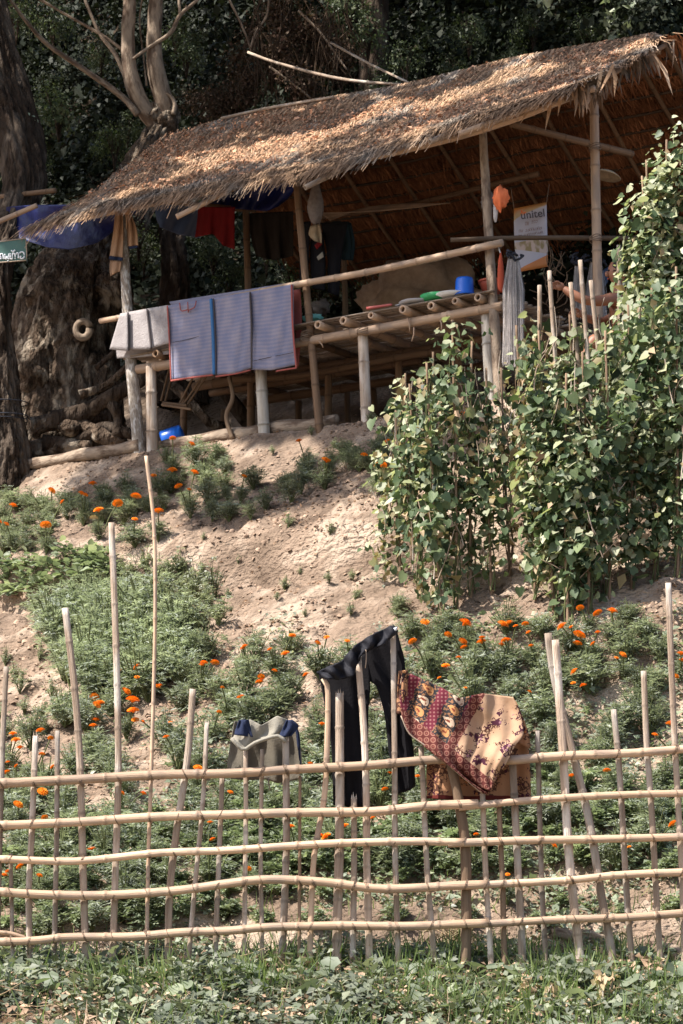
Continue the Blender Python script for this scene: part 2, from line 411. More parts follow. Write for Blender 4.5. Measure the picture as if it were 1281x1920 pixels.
# woven blue sleeping mat: bands of blue and faded pink straw
m, nt, N, L, P = nodes_mat('woven_mat')
uv = uvn(N); sp = N.new('ShaderNodeSeparateXYZ'); L.new(uv, sp.inputs[0])
wob = N.new('ShaderNodeTexNoise'); wob.inputs['Scale'].default_value = 6; L.new(uv, wob.inputs[0])
row = mth(N, L, 'ADD', sp.outputs[1], mth(N, L, 'MULTIPLY', wob.outputs[0], .012))
band = mth(N, L, 'SINE', mth(N, L, 'MULTIPLY', row, 6.283*21))
fine = mth(N, L, 'SINE', mth(N, L, 'MULTIPLY', row, 6.283*84))
n1 = N.new('ShaderNodeTexNoise'); n1.inputs['Scale'].default_value = 1; n1.inputs['Detail'].default_value = 4
mp = N.new('ShaderNodeMapping'); mp.inputs['Scale'].default_value = (60, 260, 1); L.new(uv, mp.inputs[0]); L.new(mp.outputs[0], n1.inputs[0])
fac = mth(N, L, 'ADD', mth(N, L, 'MULTIPLY', band, .13), mth(N, L, 'MULTIPLY', n1.outputs[0], 1.1))
n2 = N.new('ShaderNodeTexNoise'); n2.inputs['Scale'].default_value = 3.5; L.new(uv, n2.inputs[0])
fac = mth(N, L, 'ADD', fac, mth(N, L, 'MULTIPLY', mth(N, L, 'SUBTRACT', n2.outputs[0], .5), 1.2))
c = rgbmix(N, L, stepf(N, L, fac, .3, .9), (.19, .215, .345), (.38, .34, .395))
c = rgbmix(N, L, mth(N, L, 'MULTIPLY', stepf(N, L, fine, .2, 1), .25), c, (.42, .36, .42))
L.new(c, P.inputs['Base Color']); P.inputs['Roughness'].default_value = .6; P.inputs['Specular IOR Level'].default_value = .25
bp = N.new('ShaderNodeBump'); bp.inputs['Strength'].default_value = .5; bp.inputs['Distance'].default_value = .01; L.new(fine, bp.inputs['Height']); L.new(bp.outputs[0], P.inputs['Normal'])
M['woven_mat'] = m

# batik sarong: maroon field with leaf medallions, ring border, beige field with purple sprays
def sarong_mat(name, back=False):
    m, nt, N, L, P = nodes_mat(name)
    uv = uvn(N); sp = N.new('ShaderNodeSeparateXYZ'); L.new(uv, sp.inputs[0]); x = sp.outputs[0]; y = sp.outputs[1]
    def vor(sc_, feat='F1', rnd_=1.0, src=uv, dist='EUCLIDEAN'):
        v = N.new('ShaderNodeTexVoronoi'); v.feature = feat; v.inputs['Scale'].default_value = sc_; v.inputs['Randomness'].default_value = rnd_; v.distance = dist; L.new(src, v.inputs[0]); return v
    def nz(sc_, d=4, src=uv):
        v = N.new('ShaderNodeTexNoise'); v.inputs['Scale'].default_value = sc_; v.inputs['Detail'].default_value = d; L.new(src, v.inputs[0]); return v.outputs[0]
    # maroon field (uv in pixels/100)
    dx = mth(N, L, 'SUBTRACT', x, 8.02); dy = mth(N, L, 'SUBTRACT', y, 12.91)
    wv = mth(N, L, 'MULTIPLY', mth(N, L, 'SUBTRACT', nz(6, 2), .5), .35)
    ii = mth(N, L, 'ADD', mth(N, L, 'ADD', mth(N, L, 'MULTIPLY', dx, 1.515), mth(N, L, 'MULTIPLY', dy, .682)), mth(N, L, 'MULTIPLY', wv, .25))
    jj = mth(N, L, 'ADD', mth(N, L, 'ADD', mth(N, L, 'MULTIPLY', dx, -3.03), mth(N, L, 'MULTIPLY', dy, 3.636)), wv)
    fi = mth(N, L, 'SUBTRACT', mth(N, L, 'FRACT', mth(N, L, 'ADD', ii, .5)), .5); fj = mth(N, L, 'SUBTRACT', mth(N, L, 'FRACT', mth(N, L, 'ADD', jj, .5)), .5)
    par = mth(N, L, 'GREATER_THAN', mth(N, L, 'FRACT', mth(N, L, 'MULTIPLY', mth(N, L, 'FLOOR', mth(N, L, 'ADD', jj, .5)), .5)), .25)
    wj = mth(N, L, 'ADD', .30, mth(N, L, 'MULTIPLY', fi, .9))
    dd = mth(N, L, 'ADD', mth(N, L, 'POWER', mth(N, L, 'ABSOLUTE', mth(N, L, 'DIVIDE', fi, .22)), 2), mth(N, L, 'POWER', mth(N, L, 'ABSOLUTE', mth(N, L, 'DIVIDE', fj, wj)), 2))
    mar = rgbmix(N, L, stepf(N, L, vor(14, 'F1', 0.0).outputs['Distance'], .22, .3), (.33, .14, .13), (.15, .025, .04))
    leafc = rgbmix(N, L, par, (.55, .27, .11), (.66, .50, .37))
    leafc = rgbmix(N, L, mth(N, L, 'GREATER_THAN', nz(17), .58), leafc, (.25, .09, .04))
    dark = rgbmix(N, L, mth(N, L, 'GREATER_THAN', nz(22), .53), (.035, .035, .04), (.30, .15, .08))
    fld = rgbmix(N, L, mth(N, L, 'LESS_THAN', mth(N, L, 'ABSOLUTE', mth(N, L, 'ADD', fi, mth(N, L, 'MULTIPLY', mth(N, L, 'SUBTRACT', nz(9), .5), .25))), .33), mar, dark)
    fld = rgbmix(N, L, mth(N, L, 'LESS_THAN', dd, 1.25), fld, (.05, .04, .04))
    fld = rgbmix(N, L, mth(N, L, 'LESS_THAN', dd, .95), fld, leafc)
    fld = rgbmix(N, L, mth(N, L, 'LESS_THAN', dd, .10), fld, (.22, .06, .035))
    # border
    vb = vor(8, 'F1', 0.0); db = vb.outputs['Distance']
    ring = mth(N, L, 'LESS_THAN', mth(N, L, 'ABSOLUTE', mth(N, L, 'SUBTRACT', db, .33)), .09)
    brd = rgbmix(N, L, ring, (.12, .032, .028), (.33, .15, .11))
    brd = rgbmix(N, L, mth(N, L, 'LESS_THAN', db, .12), brd, (.30, .10, .08))
    # beige with sprays
    wn2 = N.new('ShaderNodeTexNoise'); wn2.inputs['Scale'].default_value = 7; L.new(uv, wn2.inputs[0])
    va = N.new('ShaderNodeVectorMath'); va.operation = 'MULTIPLY_ADD'; L.new(wn2.outputs['Color'], va.inputs[0]); va.inputs[1].default_value = (.16, .16, 0); L.new(uv, va.inputs[2])
    vs = vor(15, 'DISTANCE_TO_EDGE', 1.0, va.outputs[0]); de = vs.outputs['Distance']
    clus = mth(N, L, 'GREATER_THAN', mth(N, L, 'ADD', nz(3.0, 4), mth(N, L, 'MULTIPLY', nz(11, 2), .25)), .65 if not back else .62)
    pet = mth(N, L, 'LESS_THAN', de, mth(N, L, 'MULTIPLY', nz(8, 2), .26))
    msk = mth(N, L, 'MULTIPLY', pet, clus)
    pc = rgbmix(N, L, mth(N, L, 'GREATER_THAN', nz(3.3, 1), .5), (.07, .02, .035), (.10, .045, .03))
    base = rgbmix(N, L, nz(60), *(((.56, .37, .245), (.46, .285, .175)) if not back else ((.45, .245, .135), (.36, .18, .09))))
    bei = rgbmix(N, L, msk, base, pc)
    fill = mth(N, L, 'MULTIPLY', clus, mth(N, L, 'LESS_THAN', vor(7).outputs['Distance'], .2))
    bei = rgbmix(N, L, fill, bei, (.45, .17, .06) if back else (.33, .17, .2))
    # layout: u' = x + .55*y   (border stripe runs from (915,1300) down to (845,1425), and along the lower edge)
    k = mth(N, L, 'ADD', x, mth(N, L, 'MULTIPLY', y, .56))         # stripe coordinate
    col = fld
    s0 = 9.02+.56*13.0
    onb = mth(N, L, 'GREATER_THAN', k, s0-.11); onr = mth(N, L, 'GREATER_THAN', k, s0+.09)
    col = rgbmix(N, L, onb, col, brd); col = rgbmix(N, L, onr, col, bei)
    # lower edge border: line from (765,1360) to (905,1478): y - .78 x
    e = mth(N, L, 'SUBTRACT', y, mth(N, L, 'MULTIPLY', x, .80))
    if not back: col = rgbmix(N, L, mth(N, L, 'GREATER_THAN', e, 13.50-.80*7.65-.13), col, brd)
    else:
        col = rgbmix(N, L, mth(N, L, 'GREATER_THAN', y, mth(N, L, 'ADD', 14.86, mth(N, L, 'MULTIPLY', nz(2), .12))), bei, (.13, .025, .02))
    L.new(col, P.inputs['Base Color']); P.inputs['Roughness'].default_value = .85; P.inputs['Specular IOR Level'].default_value = .15
    w = nz(9, 3); bp = N.new('ShaderNodeBump'); bp.inputs['Strength'].default_value = .3; bp.inputs['Distance'].default_value = .01; L.new(w, bp.inputs['Height']); L.new(bp.outputs[0], P.inputs['Normal'])
    tr = N.new('ShaderNodeBsdfTranslucent'); L.new(col, tr.inputs[0]); ms = N.new('ShaderNodeMixShader'); ms.inputs[0].default_value = .2
    o = [q for q in N if q.type == 'OUTPUT_MATERIAL'][0]; L.new(P.outputs[0], ms.inputs[1]); L.new(tr.outputs[0], ms.inputs[2]); L.new(ms.outputs[0], o.inputs[0])
    return m
M['sarong'] = sarong_mat('sarong'); M['sarong_back'] = sarong_mat('sarong_back', True)

def sheet(name, rows, depth, mat_, parent=None, nu=28, nv=28, folds=None, thick=.004, uvmode='px', **props):
    """cloth from rows of outline points (top to bottom), each row left to right, px,py ; depth(px,py)->distance from the viewpoint's plane"""
    def res(r, n):
        r = [Vector((q[0], q[1], 0)) for q in r]
        if len(r) < 2: return r*n
        L = [0]
        for i in range(1, len(r)): L.append(L[-1]+(r[i]-r[i-1]).length)
        out = []
        for k in range(n):
            l = L[-1]*k/(n-1); i = min(max(int(np.searchsorted(L, l, 'right'))-1, 0), len(r)-2)
            out.append(r[i].lerp(r[i+1], (l-L[i])/max(L[i+1]-L[i], 1e-9)))
        return out
    R = [res(r, nu) for r in rows]
    G = [[None]*nu for _ in range(nv)]
    for j in range(nu):
        col = catmull([R[i][j] for i in range(len(R))], 8) if len(R) > 2 else [R[0][j], R[1][j]]
        c2 = res(col, nv)
        for i in range(nv): G[i][j] = c2[i]
    V = []; UVc = []
    for i in range(nv):
        for j in range(nu):
            q = G[i][j]; d = depth(q.x, q.y)
            if folds: d += folds(q.x, q.y, j/(nu-1), i/(nv-1))
            V.append(U(q.x, q.y, d))
            UVc.append((q.x/100, q.y/100) if uvmode == 'px' else (j/(nu-1), 1-i/(nv-1)))
    Fc = np.array([(i*nu+j, (i+1)*nu+j, (i+1)*nu+j+1, i*nu+j+1) for i in range(nv-1) for j in range(nu-1)])
    me = mesh_np(name, V, Fc, None, None, True)
    ul = me.uv_layers.new(name='UVMap'); lv = np.zeros(len(me.loops), np.int32); me.loops.foreach_get('vertex_index', lv)
    ul.data.foreach_set('uv', np.asarray(UVc, np.float32)[lv].ravel())
    o = link(name, me, mat_, parent, **props)
    if thick:
        s = o.modifiers.new('thickness', 'SOLIDIFY'); s.thickness = thick; s.offset = 0
    return o
def sinf(a, fx, ph=0., fy=0.): return lambda x, y, u, v: a*math.sin(u*fx+ph+v*fy)*(0.3+0.7*v)

# ------------------------------------------------------------------ ground
def axis(lo, hi, a, b, st, n):
    return np.concatenate([lo+(a-lo)*(1-(1-np.linspace(0, 1, n, endpoint=False))**2.5), np.arange(a, b, st), b+(hi-b)*np.linspace(0, 1, n)**2.5])
xs = axis(-90, 90, -4.6, 4.8, .04, 26); ys = axis(-50, 110, 12.6, 25.0, .04, 40)
XX, YY = np.meshgrid(xs, ys); ZZ = H(XX, YY)
nx, ny = len(xs), len(ys); idx = np.arange(nx*ny).reshape(ny, nx)
FF = np.stack([idx[:-1, :-1], idx[:-1, 1:], idx[1:, 1:], idx[1:, :-1]], -1).reshape(-1, 4)
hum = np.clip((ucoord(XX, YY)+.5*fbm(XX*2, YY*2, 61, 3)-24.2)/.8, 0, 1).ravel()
g = link('ground', mesh_np('ground', np.stack([XX, YY, ZZ], -1).reshape(-1, 3), FF, tint=hum, smooth=True), M['soil'], kind='structure')
# leaf mould under the trees is dark humus, the cleared slope is pale laterite
_nt = M['soil'].node_tree; _p = [q for q in _nt.nodes if q.type == 'BSDF_PRINCIPLED'][0]
_src = _p.inputs['Base Color'].links[0].from_socket
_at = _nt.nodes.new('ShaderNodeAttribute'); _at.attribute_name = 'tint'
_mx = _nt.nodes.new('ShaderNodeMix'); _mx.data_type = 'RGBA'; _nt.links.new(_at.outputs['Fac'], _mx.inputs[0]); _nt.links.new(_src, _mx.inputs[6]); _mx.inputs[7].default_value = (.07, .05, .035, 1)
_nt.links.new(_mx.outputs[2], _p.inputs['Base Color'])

# soil clods and litter on the slope
def on_ground(n, y0, y1, x0=-3.4, x1=3.6):
    y = RNG.uniform(y0, y1, n); x = RNG.uniform(x0, x1, n)*y/23.0*1.05
    return x, y, H(x, y)
ROCK_V = [(-.5, -.4, 0), (.5, -.45, 0), (.45, .5, 0), (-.45, .45, 0), (-.25, -.2, .5), (.3, -.2, .42), (.2, .25, .5), (-.2, .25, .38)]
ROCK_F = [(0, 1, 5, 4), (1, 2, 6, 5), (2, 3, 7, 6), (3, 0, 4, 7), (4, 5, 6, 7)]
n = 26000
x, y, z = on_ground(n, 14.2, 24.0)
keep = fbm(x*1.6, y*1.6, 44, 3) > -.08
x, y, z = x[keep], y[keep], z[keep]; n = len(x)
X_, Y_, N_ = frames(np.tile([0, 0, 1.], (n, 1))+rnd(n)*.4, rnd(n))
v, f, t = scatter(ROCK_V, ROCK_F, np.stack([x, y, z-.004], 1), X_, Y_, N_, np.abs(RNG.normal(0, .019, n))+.006, RNG.uniform(.2, .9, n))
link('soil_clods', mesh_np('soil_clods', v, f, t), M['clod'], kind='stuff', label='crumbled clods of pale dry soil scattered over the slope', category='soil')
n = 12000
x, y, z = on_ground(n, 13.2, 24.5)
kp = fbm(x*1.2, y*1.9, 47, 3) > -.02; x, y, z = x[kp], y[kp], z[kp]; n = len(x)
X_, Y_, N_ = frames(np.tile([0, 0, 1.], (n, 1))+rnd(n)*.35, rnd(n))
v, f, t = scatter(LEAF2_V, LEAF2_F, np.stack([x, y, z+.012], 1), X_, Y_, N_, RNG.uniform(.02, .05, n), RNG.uniform(.1, 1, n))
link('leaf_litter', mesh_np('leaf_litter', v, f, t), M['litter'], kind='stuff', label='fallen dry brown leaves strewn over the soil slope', category='leaves')

# ------------------------------------------------------------------ hut
P0 = Vector((-2.245, 23.0, 0)); E_ = Vector((.826, -.564, 0)); Nn = Vector((.564, .826, 0))
def HP(s, t, z): return P0+E_*s+Nn*t+Vector((0, 0, z))
def s_at(px, t):
    k = (px-CX)/F
    return (k*(P0.y+t*Nn.y)-P0.x-t*Nn.x)/(E_.x-k*E_.y)
def HU(px, py, t=0.0):
    s = s_at(px, t); q = HP(s, t, 0); q.z = (HY-py)/F*q.y; return q
def gz(p): return float(H(p.x, p.y))

hut = thing('thatched_hut', 'open thatched bamboo hut on stilts at the top of the slope', 'hut', HP(2, 1, 4.6))
def hpole(name, pts, r, m='bamboo', **k): return pole(name, pts, r, M[m], hut, **k)
TR, TE, TF = 1.7, -.35, 3.75
ridge_z = lambda s: 8.52 - .03*s + .02*math.sin(s*2.1) - .03*max(0, min(1, s/5.3))
eave_z = lambda s: 7.06 + .03*math.sin(s*3.1+1) - .10*math.exp(-((s-2.4)/.9)**2) + .12*max(0, (s-4.3))
far_z = lambda s: 7.28 + .03*math.sin(s*2.7)
def near_pt(s, a, dz=0):   # a: 0 eave .. 1 ridge
    t = TE+(TR-TE)*a; z = eave_z(s)+(ridge_z(s)-eave_z(s))*a + .05*math.sin(a*math.pi)*-1
    return HP(s, t, z+dz)
def far_pt(s, a, dz=0):    # a: 0 far eave .. 1 ridge
    t = TF+(TR-TF)*a; z = far_z(s)+(ridge_z(s)-far_z(s))*a
    return HP(s, t, z+dz)
def bound(a): return (-.86+.72*a+.06*math.sin(a*9), 5.42-.20*a+.05*math.sin(a*11))
SNOISE = lambda s, k: float(vnoise(s*1.7, k*3.1, 8))-.5
NR = 11
def course(k, side):
    fn = near_pt if side == 0 else far_pt
    a_top = (k+1.25)/NR; a_bot = (k-.55)/NR
    a_top = min(a_top, 1.0)
    b = B(); ns = 90
    V = []; T_ = []
    lo, hi = bound(max(0, k/NR)) if side == 0 else (-.30, 5.42)
    for i in range(ns+1):
        s = lo+(hi-lo)*i/ns
        j = .03*SNOISE(s*4, k)
        V.append(fn(s, a_top, .0)); V.append(fn(s, a_bot+j, .045 if side == 0 else .075) + Vector((0, 0, .012*SNOISE(s*9, k+7))))
        T_ += [.45+.3*SNOISE(s*6, k)]*2
    faces = [(2*i, 2*i+1, 2*i+3, 2*i+2) for i in range(ns)]
    V2 = [q-Vector((0, 0, .012)) for q in V]; o = len(V)
    b.add(V+V2, faces+[tuple(o+q for q in f[::-1]) for f in faces], T_+T_)
    base = mesh_np('x', b.v, b.f, b.t)
    return b, lo, hi
def strips(k, side, n, b, lo, hi):
    fn = near_pt if side == 0 else far_pt
    up = 1 if side == 0 else -1
    vs = []; fs = []; ts = []
    L_ = .46/ (2.45)   # strip length in a-units
    for i in range(n):
        s = random.uniform(lo-.05, hi+.05); a0 = (k+random.uniform(.2, 1.2))/NR
        ln = L_*random.uniform(.55, 1.0)*(1.15 if k == 0 else 1)
        a1 = a0-ln; a0 = min(a0, 1.02)
        a1 = max(a1, random.uniform(-.15, .02)-.07*(random.random() < .2))
        ds = random.gauss(0, .10)
        if side == 0 and random.random() < .04: ds *= 2.5
        w = random.uniform(.003, .0085)
        lift = up*(random.uniform(.01, .05))
        hang = 0
        p0 = fn(s, a0, up*.008); p1 = fn(s+ds*.5, (a0+a1)/2, lift+up*.012)
        p2 = fn(s+ds, a1, lift*(random.uniform(.4, 1.3)))
        if a1 < 0: 
            p2 = p2 + Vector((0, 0, a1*random.uniform(.0, .9)))
            if side == 0: p2 = p2 + Vector((0, 0, .02*random.random()))
        wv = E_*w
        tt = min(max(random.gauss(.5, .22), 0), 1)
        o = len(vs); vs += [p0-wv, p0+wv, p1+wv, p1-wv, p2+wv*.5, p2-wv*.5]; fs += [(o, o+1, o+2, o+3), (o+3, o+2, o+4, o+5)]; ts += [tt]*6
    b.add(vs, fs, ts)
random.seed(21)
for side in (0, 1):
    for k in range(NR):
        b, lo, hi = course(k, side)
        strips(k, side, 5200 if side == 0 else 800, b, lo, hi)
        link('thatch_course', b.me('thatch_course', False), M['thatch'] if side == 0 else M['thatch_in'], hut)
# ridge cap of bundled grass
vs = []; b = B()
for i in range(5200):
    s = random.uniform(-.35, 5.2); sg = random.choice((0, 1)); fn = near_pt if sg == 0 else far_pt
    w = E_*random.uniform(.006, .014); z0 = random.uniform(.02, .075)
    ds = random.gauss(0, .12); a = 1-random.uniform(.05, .16)
    p0 = fn(s, 1.0, z0); p1 = fn(s+ds, a, z0*.7+.01)
    b.add([p0-w, p0+w, p1+w*.6, p1-w*.6], [(0, 1, 2, 3)], min(max(random.gauss(.5, .25), 0), 1))
link('ridge_cap', b.me('ridge_cap', False), M['thatch'], hut)
# verge fringe: loose blades hanging at the right hand gable
b = B()
for i in range(260):
    a = random.random(); fn = near_pt if random.random() < .7 else far_pt
    s = (bound(a)[1] if fn is near_pt else 5.38)+random.uniform(-.1, .03)
    p0 = fn(s, a, .0); ln = random.uniform(.08, .34); dr = (Nn*random.uniform(-.5, -.1) + E_*random.uniform(.0, .6)+Vector((0, 0, -1.))).normalized()*ln
    w = E_*random.uniform(.005, .013)
    b.add([p0-w, p0+w, p0+dr*.6+w+Nn*.02, p0+dr*.6-w+Nn*.02, p0+dr], [(0, 1, 2, 3), (3, 2, 4)], random.random())
link('verge_fringe', b.me('verge_fringe', False), M['thatch'], hut, kind='stuff', label='loose grass blades hanging from the right hand gable')
# dead broad strips hanging at the verge
for (px, py, qx, qy, t) in ((1150, 120, 1122, 178, -.2), (1128, 130, 1110, 195, -.2), (1100, 150, 1076, 198, -.25), (1060, 160, 1010, 215, -.3), (1148, 125, 1152, 182, -.1),
                            (1000, 190, 974, 235, -.3), (1030, 180, 1022, 246, -.3), (1048, 165, 1046, 218, -.3), (1225, 100, 1262, 180, 1.2), (1215, 95, 1240, 150, 1.2)):
    b = B(); p0 = HU(px, py, t); p1 = HU(qx, qy, t); w = E_*.014
    md = p0.lerp(p1, .5)+Vector((.02, 0, .03))
    b.add([p0-w, p0+w, md+w*1.5, md-w*1.5, p1], [(0, 1, 2, 3), (3, 2, 4)], random.random())
    link('hanging_strip', b.me('hanging_strip', False), M['thatch'], hut)
# fallen leaves caught on the thatch
n = 21000
S = RNG.uniform(-.8, 5.22, n); A = RNG.beta(1.3, 1.1, n)
dens = fbm(S*1.1, A*3.0, 77, 3)
kp = (dens + RNG.normal(0, .12, n) > -.06) & (A > .05)
S, A = S[kp], A[kp]; n = len(S)
pos = np.array([tuple(near_pt(s, a, .05+random.random()*.025)) for s, a in zip(S, A)])
slope_n = np.array([-.564*.55, -.826*.55, .83])
X_, Y_, N_ = frames(np.tile(slope_n, (n, 1))+rnd(n)*.4, rnd(n)+np.array([-.6, -.8, -.6]))
v, f, t = scatter(LEAF2_V, LEAF2_F, pos, X_*RNG.uniform(.35, 1.0, (n, 1)), Y_, N_, np.exp(RNG.normal(-3.5, .38, n)), RNG.uniform(0, 1, n))
link('leaf_litter', mesh_np('roof_litter', v, f, t), M['thatch_flake'], hut, kind='stuff', label='curled dry leaves lying on the thatch')

b = B()
for i in range(9000):
    s = random.uniform(-.8, 5.2); a = random.uniform(.0, 1.0); w = random.uniform(.0025, .006); sg = random.gauss(0, .5); ln = random.uniform(.05, .22)
    p0 = near_pt(s, a, random.uniform(.045, .085)); p1 = near_pt(s+ln*math.sin(sg), max(a-ln*math.cos(sg)/2.4, -.1), random.uniform(.03, .075)); wv = (E_*math.cos(sg)+Nn*math.sin(sg)*.8)*w
    b.add([p0-wv, p0+wv, p1+wv*.5, p1-wv*.5], [(0, 1, 2, 3)], min(max(random.gauss(.62, .28), 0), 1))
link('loose_straw', b.me('loose_straw', False), M['thatch'], hut, kind='stuff', label='loose straws lying matted over the thatch')
# rafters
for s in (-.15, .45, 1.1, 1.75, 2.4, 3.05, 3.7, 4.35, 4.95, 5.3):
    a = far_pt(s, 1.02, -.08); c = far_pt(s+random.uniform(-.05, .05), -.02, -.06)
    hpole('rafter', [a, a.lerp(c, .5)+Vector((0, 0, -.02)), c], [.024, .02], 'inner_wood', nodes=.28, seg=8)
for s in (-.15, .6, 1.4, 2.2, 3.0, 3.8, 4.6, 5.3):
    a = near_pt(s, 1.0, -.08); c = near_pt(s, .04, -.06)
    hpole('rafter', [a, c], [.024, .02], 'inner_wood', nodes=.28, seg=8)
# battens under the far slope between courses
for k in range(1, NR+1):
    a = k/NR
    pts = [far_pt(s, min(a, .98), -.040 + .008*math.sin(s*5+k)) for s in np.linspace(-.25, 5.38, 9)]
    hpole('batten', pts, [.015, .015], 'dark_wood', nodes=0, seg=6, step=.3)
# ridge pole, purlins and ties
hpole('ridge_pole', [HP(-.4, TR, ridge_z(0)-.14), HP(5.25, TR, ridge_z(5.4)-.12)], [.035, .03], 'inner_wood')
hpole('purlin', [HU(600, 408, 2.35), HU(760, 385, 2.35), HU(935, 343, 2.35), HU(1010, 326, 2.35)], [.024, .03], 'inner_wood', nodes=.3)
for i in range(7):
    hpole('split_cane', [HU(600+i*3, 400+i*2.2, 2.0), HU(700, 396-i*1.5, 2.1+.02*i), HU(790+i*9, 388-i*1.2, 2.25)], [.006, .005], 'bamboo', nodes=0, seg=6)
hpole('tie_beam', [HU(958, 232, .25), HU(1060, 258, .9), HU(1185, 289, 1.9)], [.03, .034], 'inner_wood', nodes=.35)
hpole('eave_pole', [HP(-.75, -.1, 7.13), HP(2.4, -.1, 7.08), HP(4.25, -.12, 7.08), HP(5.5, -.1, 7.24)], [.03, .028], 'bamboo')
# projecting rafter ends
for (a, c, m_) in (((331, 407), (440, 352), 'bamboo'), ((860, 252), (1010, 196), 'bamboo'), ((0, 414), (70, 385), 'bamboo'), ((572, 352), (640, 318), 'bamboo_grey'), ((806, 266), (868, 240), 'bamboo_grey')):
    hpole('rafter_end', [HU(a[0]-(60 if a[0] == 0 else 0), a[1]+(26 if a[0] == 0 else 0), -.62), HU(c[0], c[1], -.3)], [.026, .026], m_, hollow=True)
hpole('rafter_end', [HU(-60, 372, .3), HU(0, 369, .3), HU(105, 357, .35)], [.03, .026], 'inner_wood')
hpole('tie_beam', [HU(290, 375, .5), HU(430, 390, .9), HU(480, 394, 1.1)], [.026, .026], 'inner_wood')

# tall posts
def post(a, c, r, m_, t=0.0, bottom=None, **k):
    A_, Cc = HU(a[0], a[1], t), HU(c[0], c[1], t)
    g0 = gz(Cc)-.12
    if Cc.z > g0: 
        d = (Cc-A_)/(A_.z-Cc.z); Cc = Cc + d*(Cc.z-g0)
    mid = A_.lerp(Cc, .45) + Vector((k.pop('bow', 0), 0, 0))
    return hpole('post', [A_, mid, Cc], r, m_, **k)
post((228, 382), (262, 852), [.045, .052, .062, .068], 'mottled_bark', -.02, nodes=0, rough=.08, bow=-.02, seg=14)
post((556, 343), (598, 790), [.035, .036, .04], 'inner_wood', -.03, nodes=.35, rough=.04, bow=.0)
post((905, 238), (938, 744), [.038, .044, .055], 'bark_pale', -.02, nodes=0, rough=.07, bow=-.01, seg=12)
post((1113, 150), (1122, 600), [.042, .045], 'bamboo', .55, nodes=.42, seg=12)
post((460, 350), (466, 560), [.035, .035], 'inner_wood', 1.0, nodes=.3)
post((645, 470), (648, 600), [.03, .032], 'stick', 2.1, nodes=0, rough=.06)
post((283, 684), (286, 852), [.052, .06], 'bamboo_grey', -.04, nodes=.36, seg=14)
post((489, 690), (496, 822), [.055, .058], 'pale_post', .0, nodes=.3, seg=14)
post((680, 618), (687, 780), [.05, .052], 'bamboo_grey', .0, nodes=.4, seg=14)
post((912, 582), (921, 752), [.052, .056], 'pale_post', .03, nodes=.4, seg=14)
for (px, t) in ((470, .85), (616, .9), (748, .9), (860, .95), (420, 1.8), (560, 1.9), (700, 1.9), (830, 1.9), (345, .9)):
    q = HU(px, 600, t); q.z = 5.44; g0 = q.copy(); g0.z = gz(q)-.1; g0.x += random.uniform(-.04, .04)
    hpole('post', [q, q.lerp(g0, .5), g0], [.036, .04], 'inner_wood', nodes=.35, rough=.03)
# platform: beams, joists, slats
s0, s1 = s_at(262, 0), s_at(935, 0)
BZ = 5.48
for t_, m_ in ((-.03, 'bamboo'), (.9, 'inner_wood'), (1.8, 'inner_wood')):
    hpole('beam', [HP(s0, t_, BZ), HP((s0+s1)/2, t_, BZ-.015), HP(s1+.05, t_, BZ)], [.048, .042], m_, nodes=.34, seg=12)
hpole('beam', [HU(430, 712, .6), HU(560, 705, .75), HU(760, 668, .75), HU(830, 660, .8)], [.035, .035], 'inner_wood', nodes=.34)
hpole('beam', [HU(395, 738, 1.2), HU(560, 712, 1.2), HU(790, 676, 1.2)], [.035, .035], 'inner_wood', nodes=.34)
JP = [(293, 672), (372, 655), (455, 638), (530, 628), (597, 619), (643, 608), (696, 600), (757, 592), (805, 584), (852, 577), (893, 569)]
for (px, py) in JP:
    s = s_at(px, -.16); rr_ = random.uniform(.033, .042)
    hpole('joist', [HP(s, -.16+random.uniform(-.03, .03), BZ+.085), HP(s+random.uniform(-.06, .06), 2.1, BZ+.085)], [rr_, rr_*.9], 'bamboo' if px > 580 else 'inner_wood', hollow=True, seg=12)
for i in range(34):
    t_ = -.10+i*.064
    z_ = BZ+.13+random.uniform(-.004, .006)
    b = B(); o_ = random.uniform(-.12, .1)
    pts = [HP(s0-.1+o_, t_, z_), HP((s0+s1)/2, t_+random.uniform(-.01, .01), z_+.004), HP(s1+.02+random.uniform(-.1, .06), t_, z_)]
    tube(b, pts, [.026, .026], seg=8, nodes=.3, flat=.42, tint=random.uniform(.3, .7))
    link('floor_slat', b.me('floor_slat'), M['bamboo_grey'], hut)
# hand rail and the dark pole
hpole('rail', [HU(188, 602, -.13), HU(360, 572, -.13), HU(555, 534, -.13), HU(700, 508, -.13), HU(942, 455, -.13)], [.028, .034], 'bamboo', nodes=.3, hollow=True, seg=12)
q0, q1, q2 = U(845, 450, 20.45), U(1000, 446, 20.5), U(1290, 448, 20.6)
hpole('rail', [q0, q1, q2], [.02, .024], 'dark_wood', nodes=0, rough=.12)
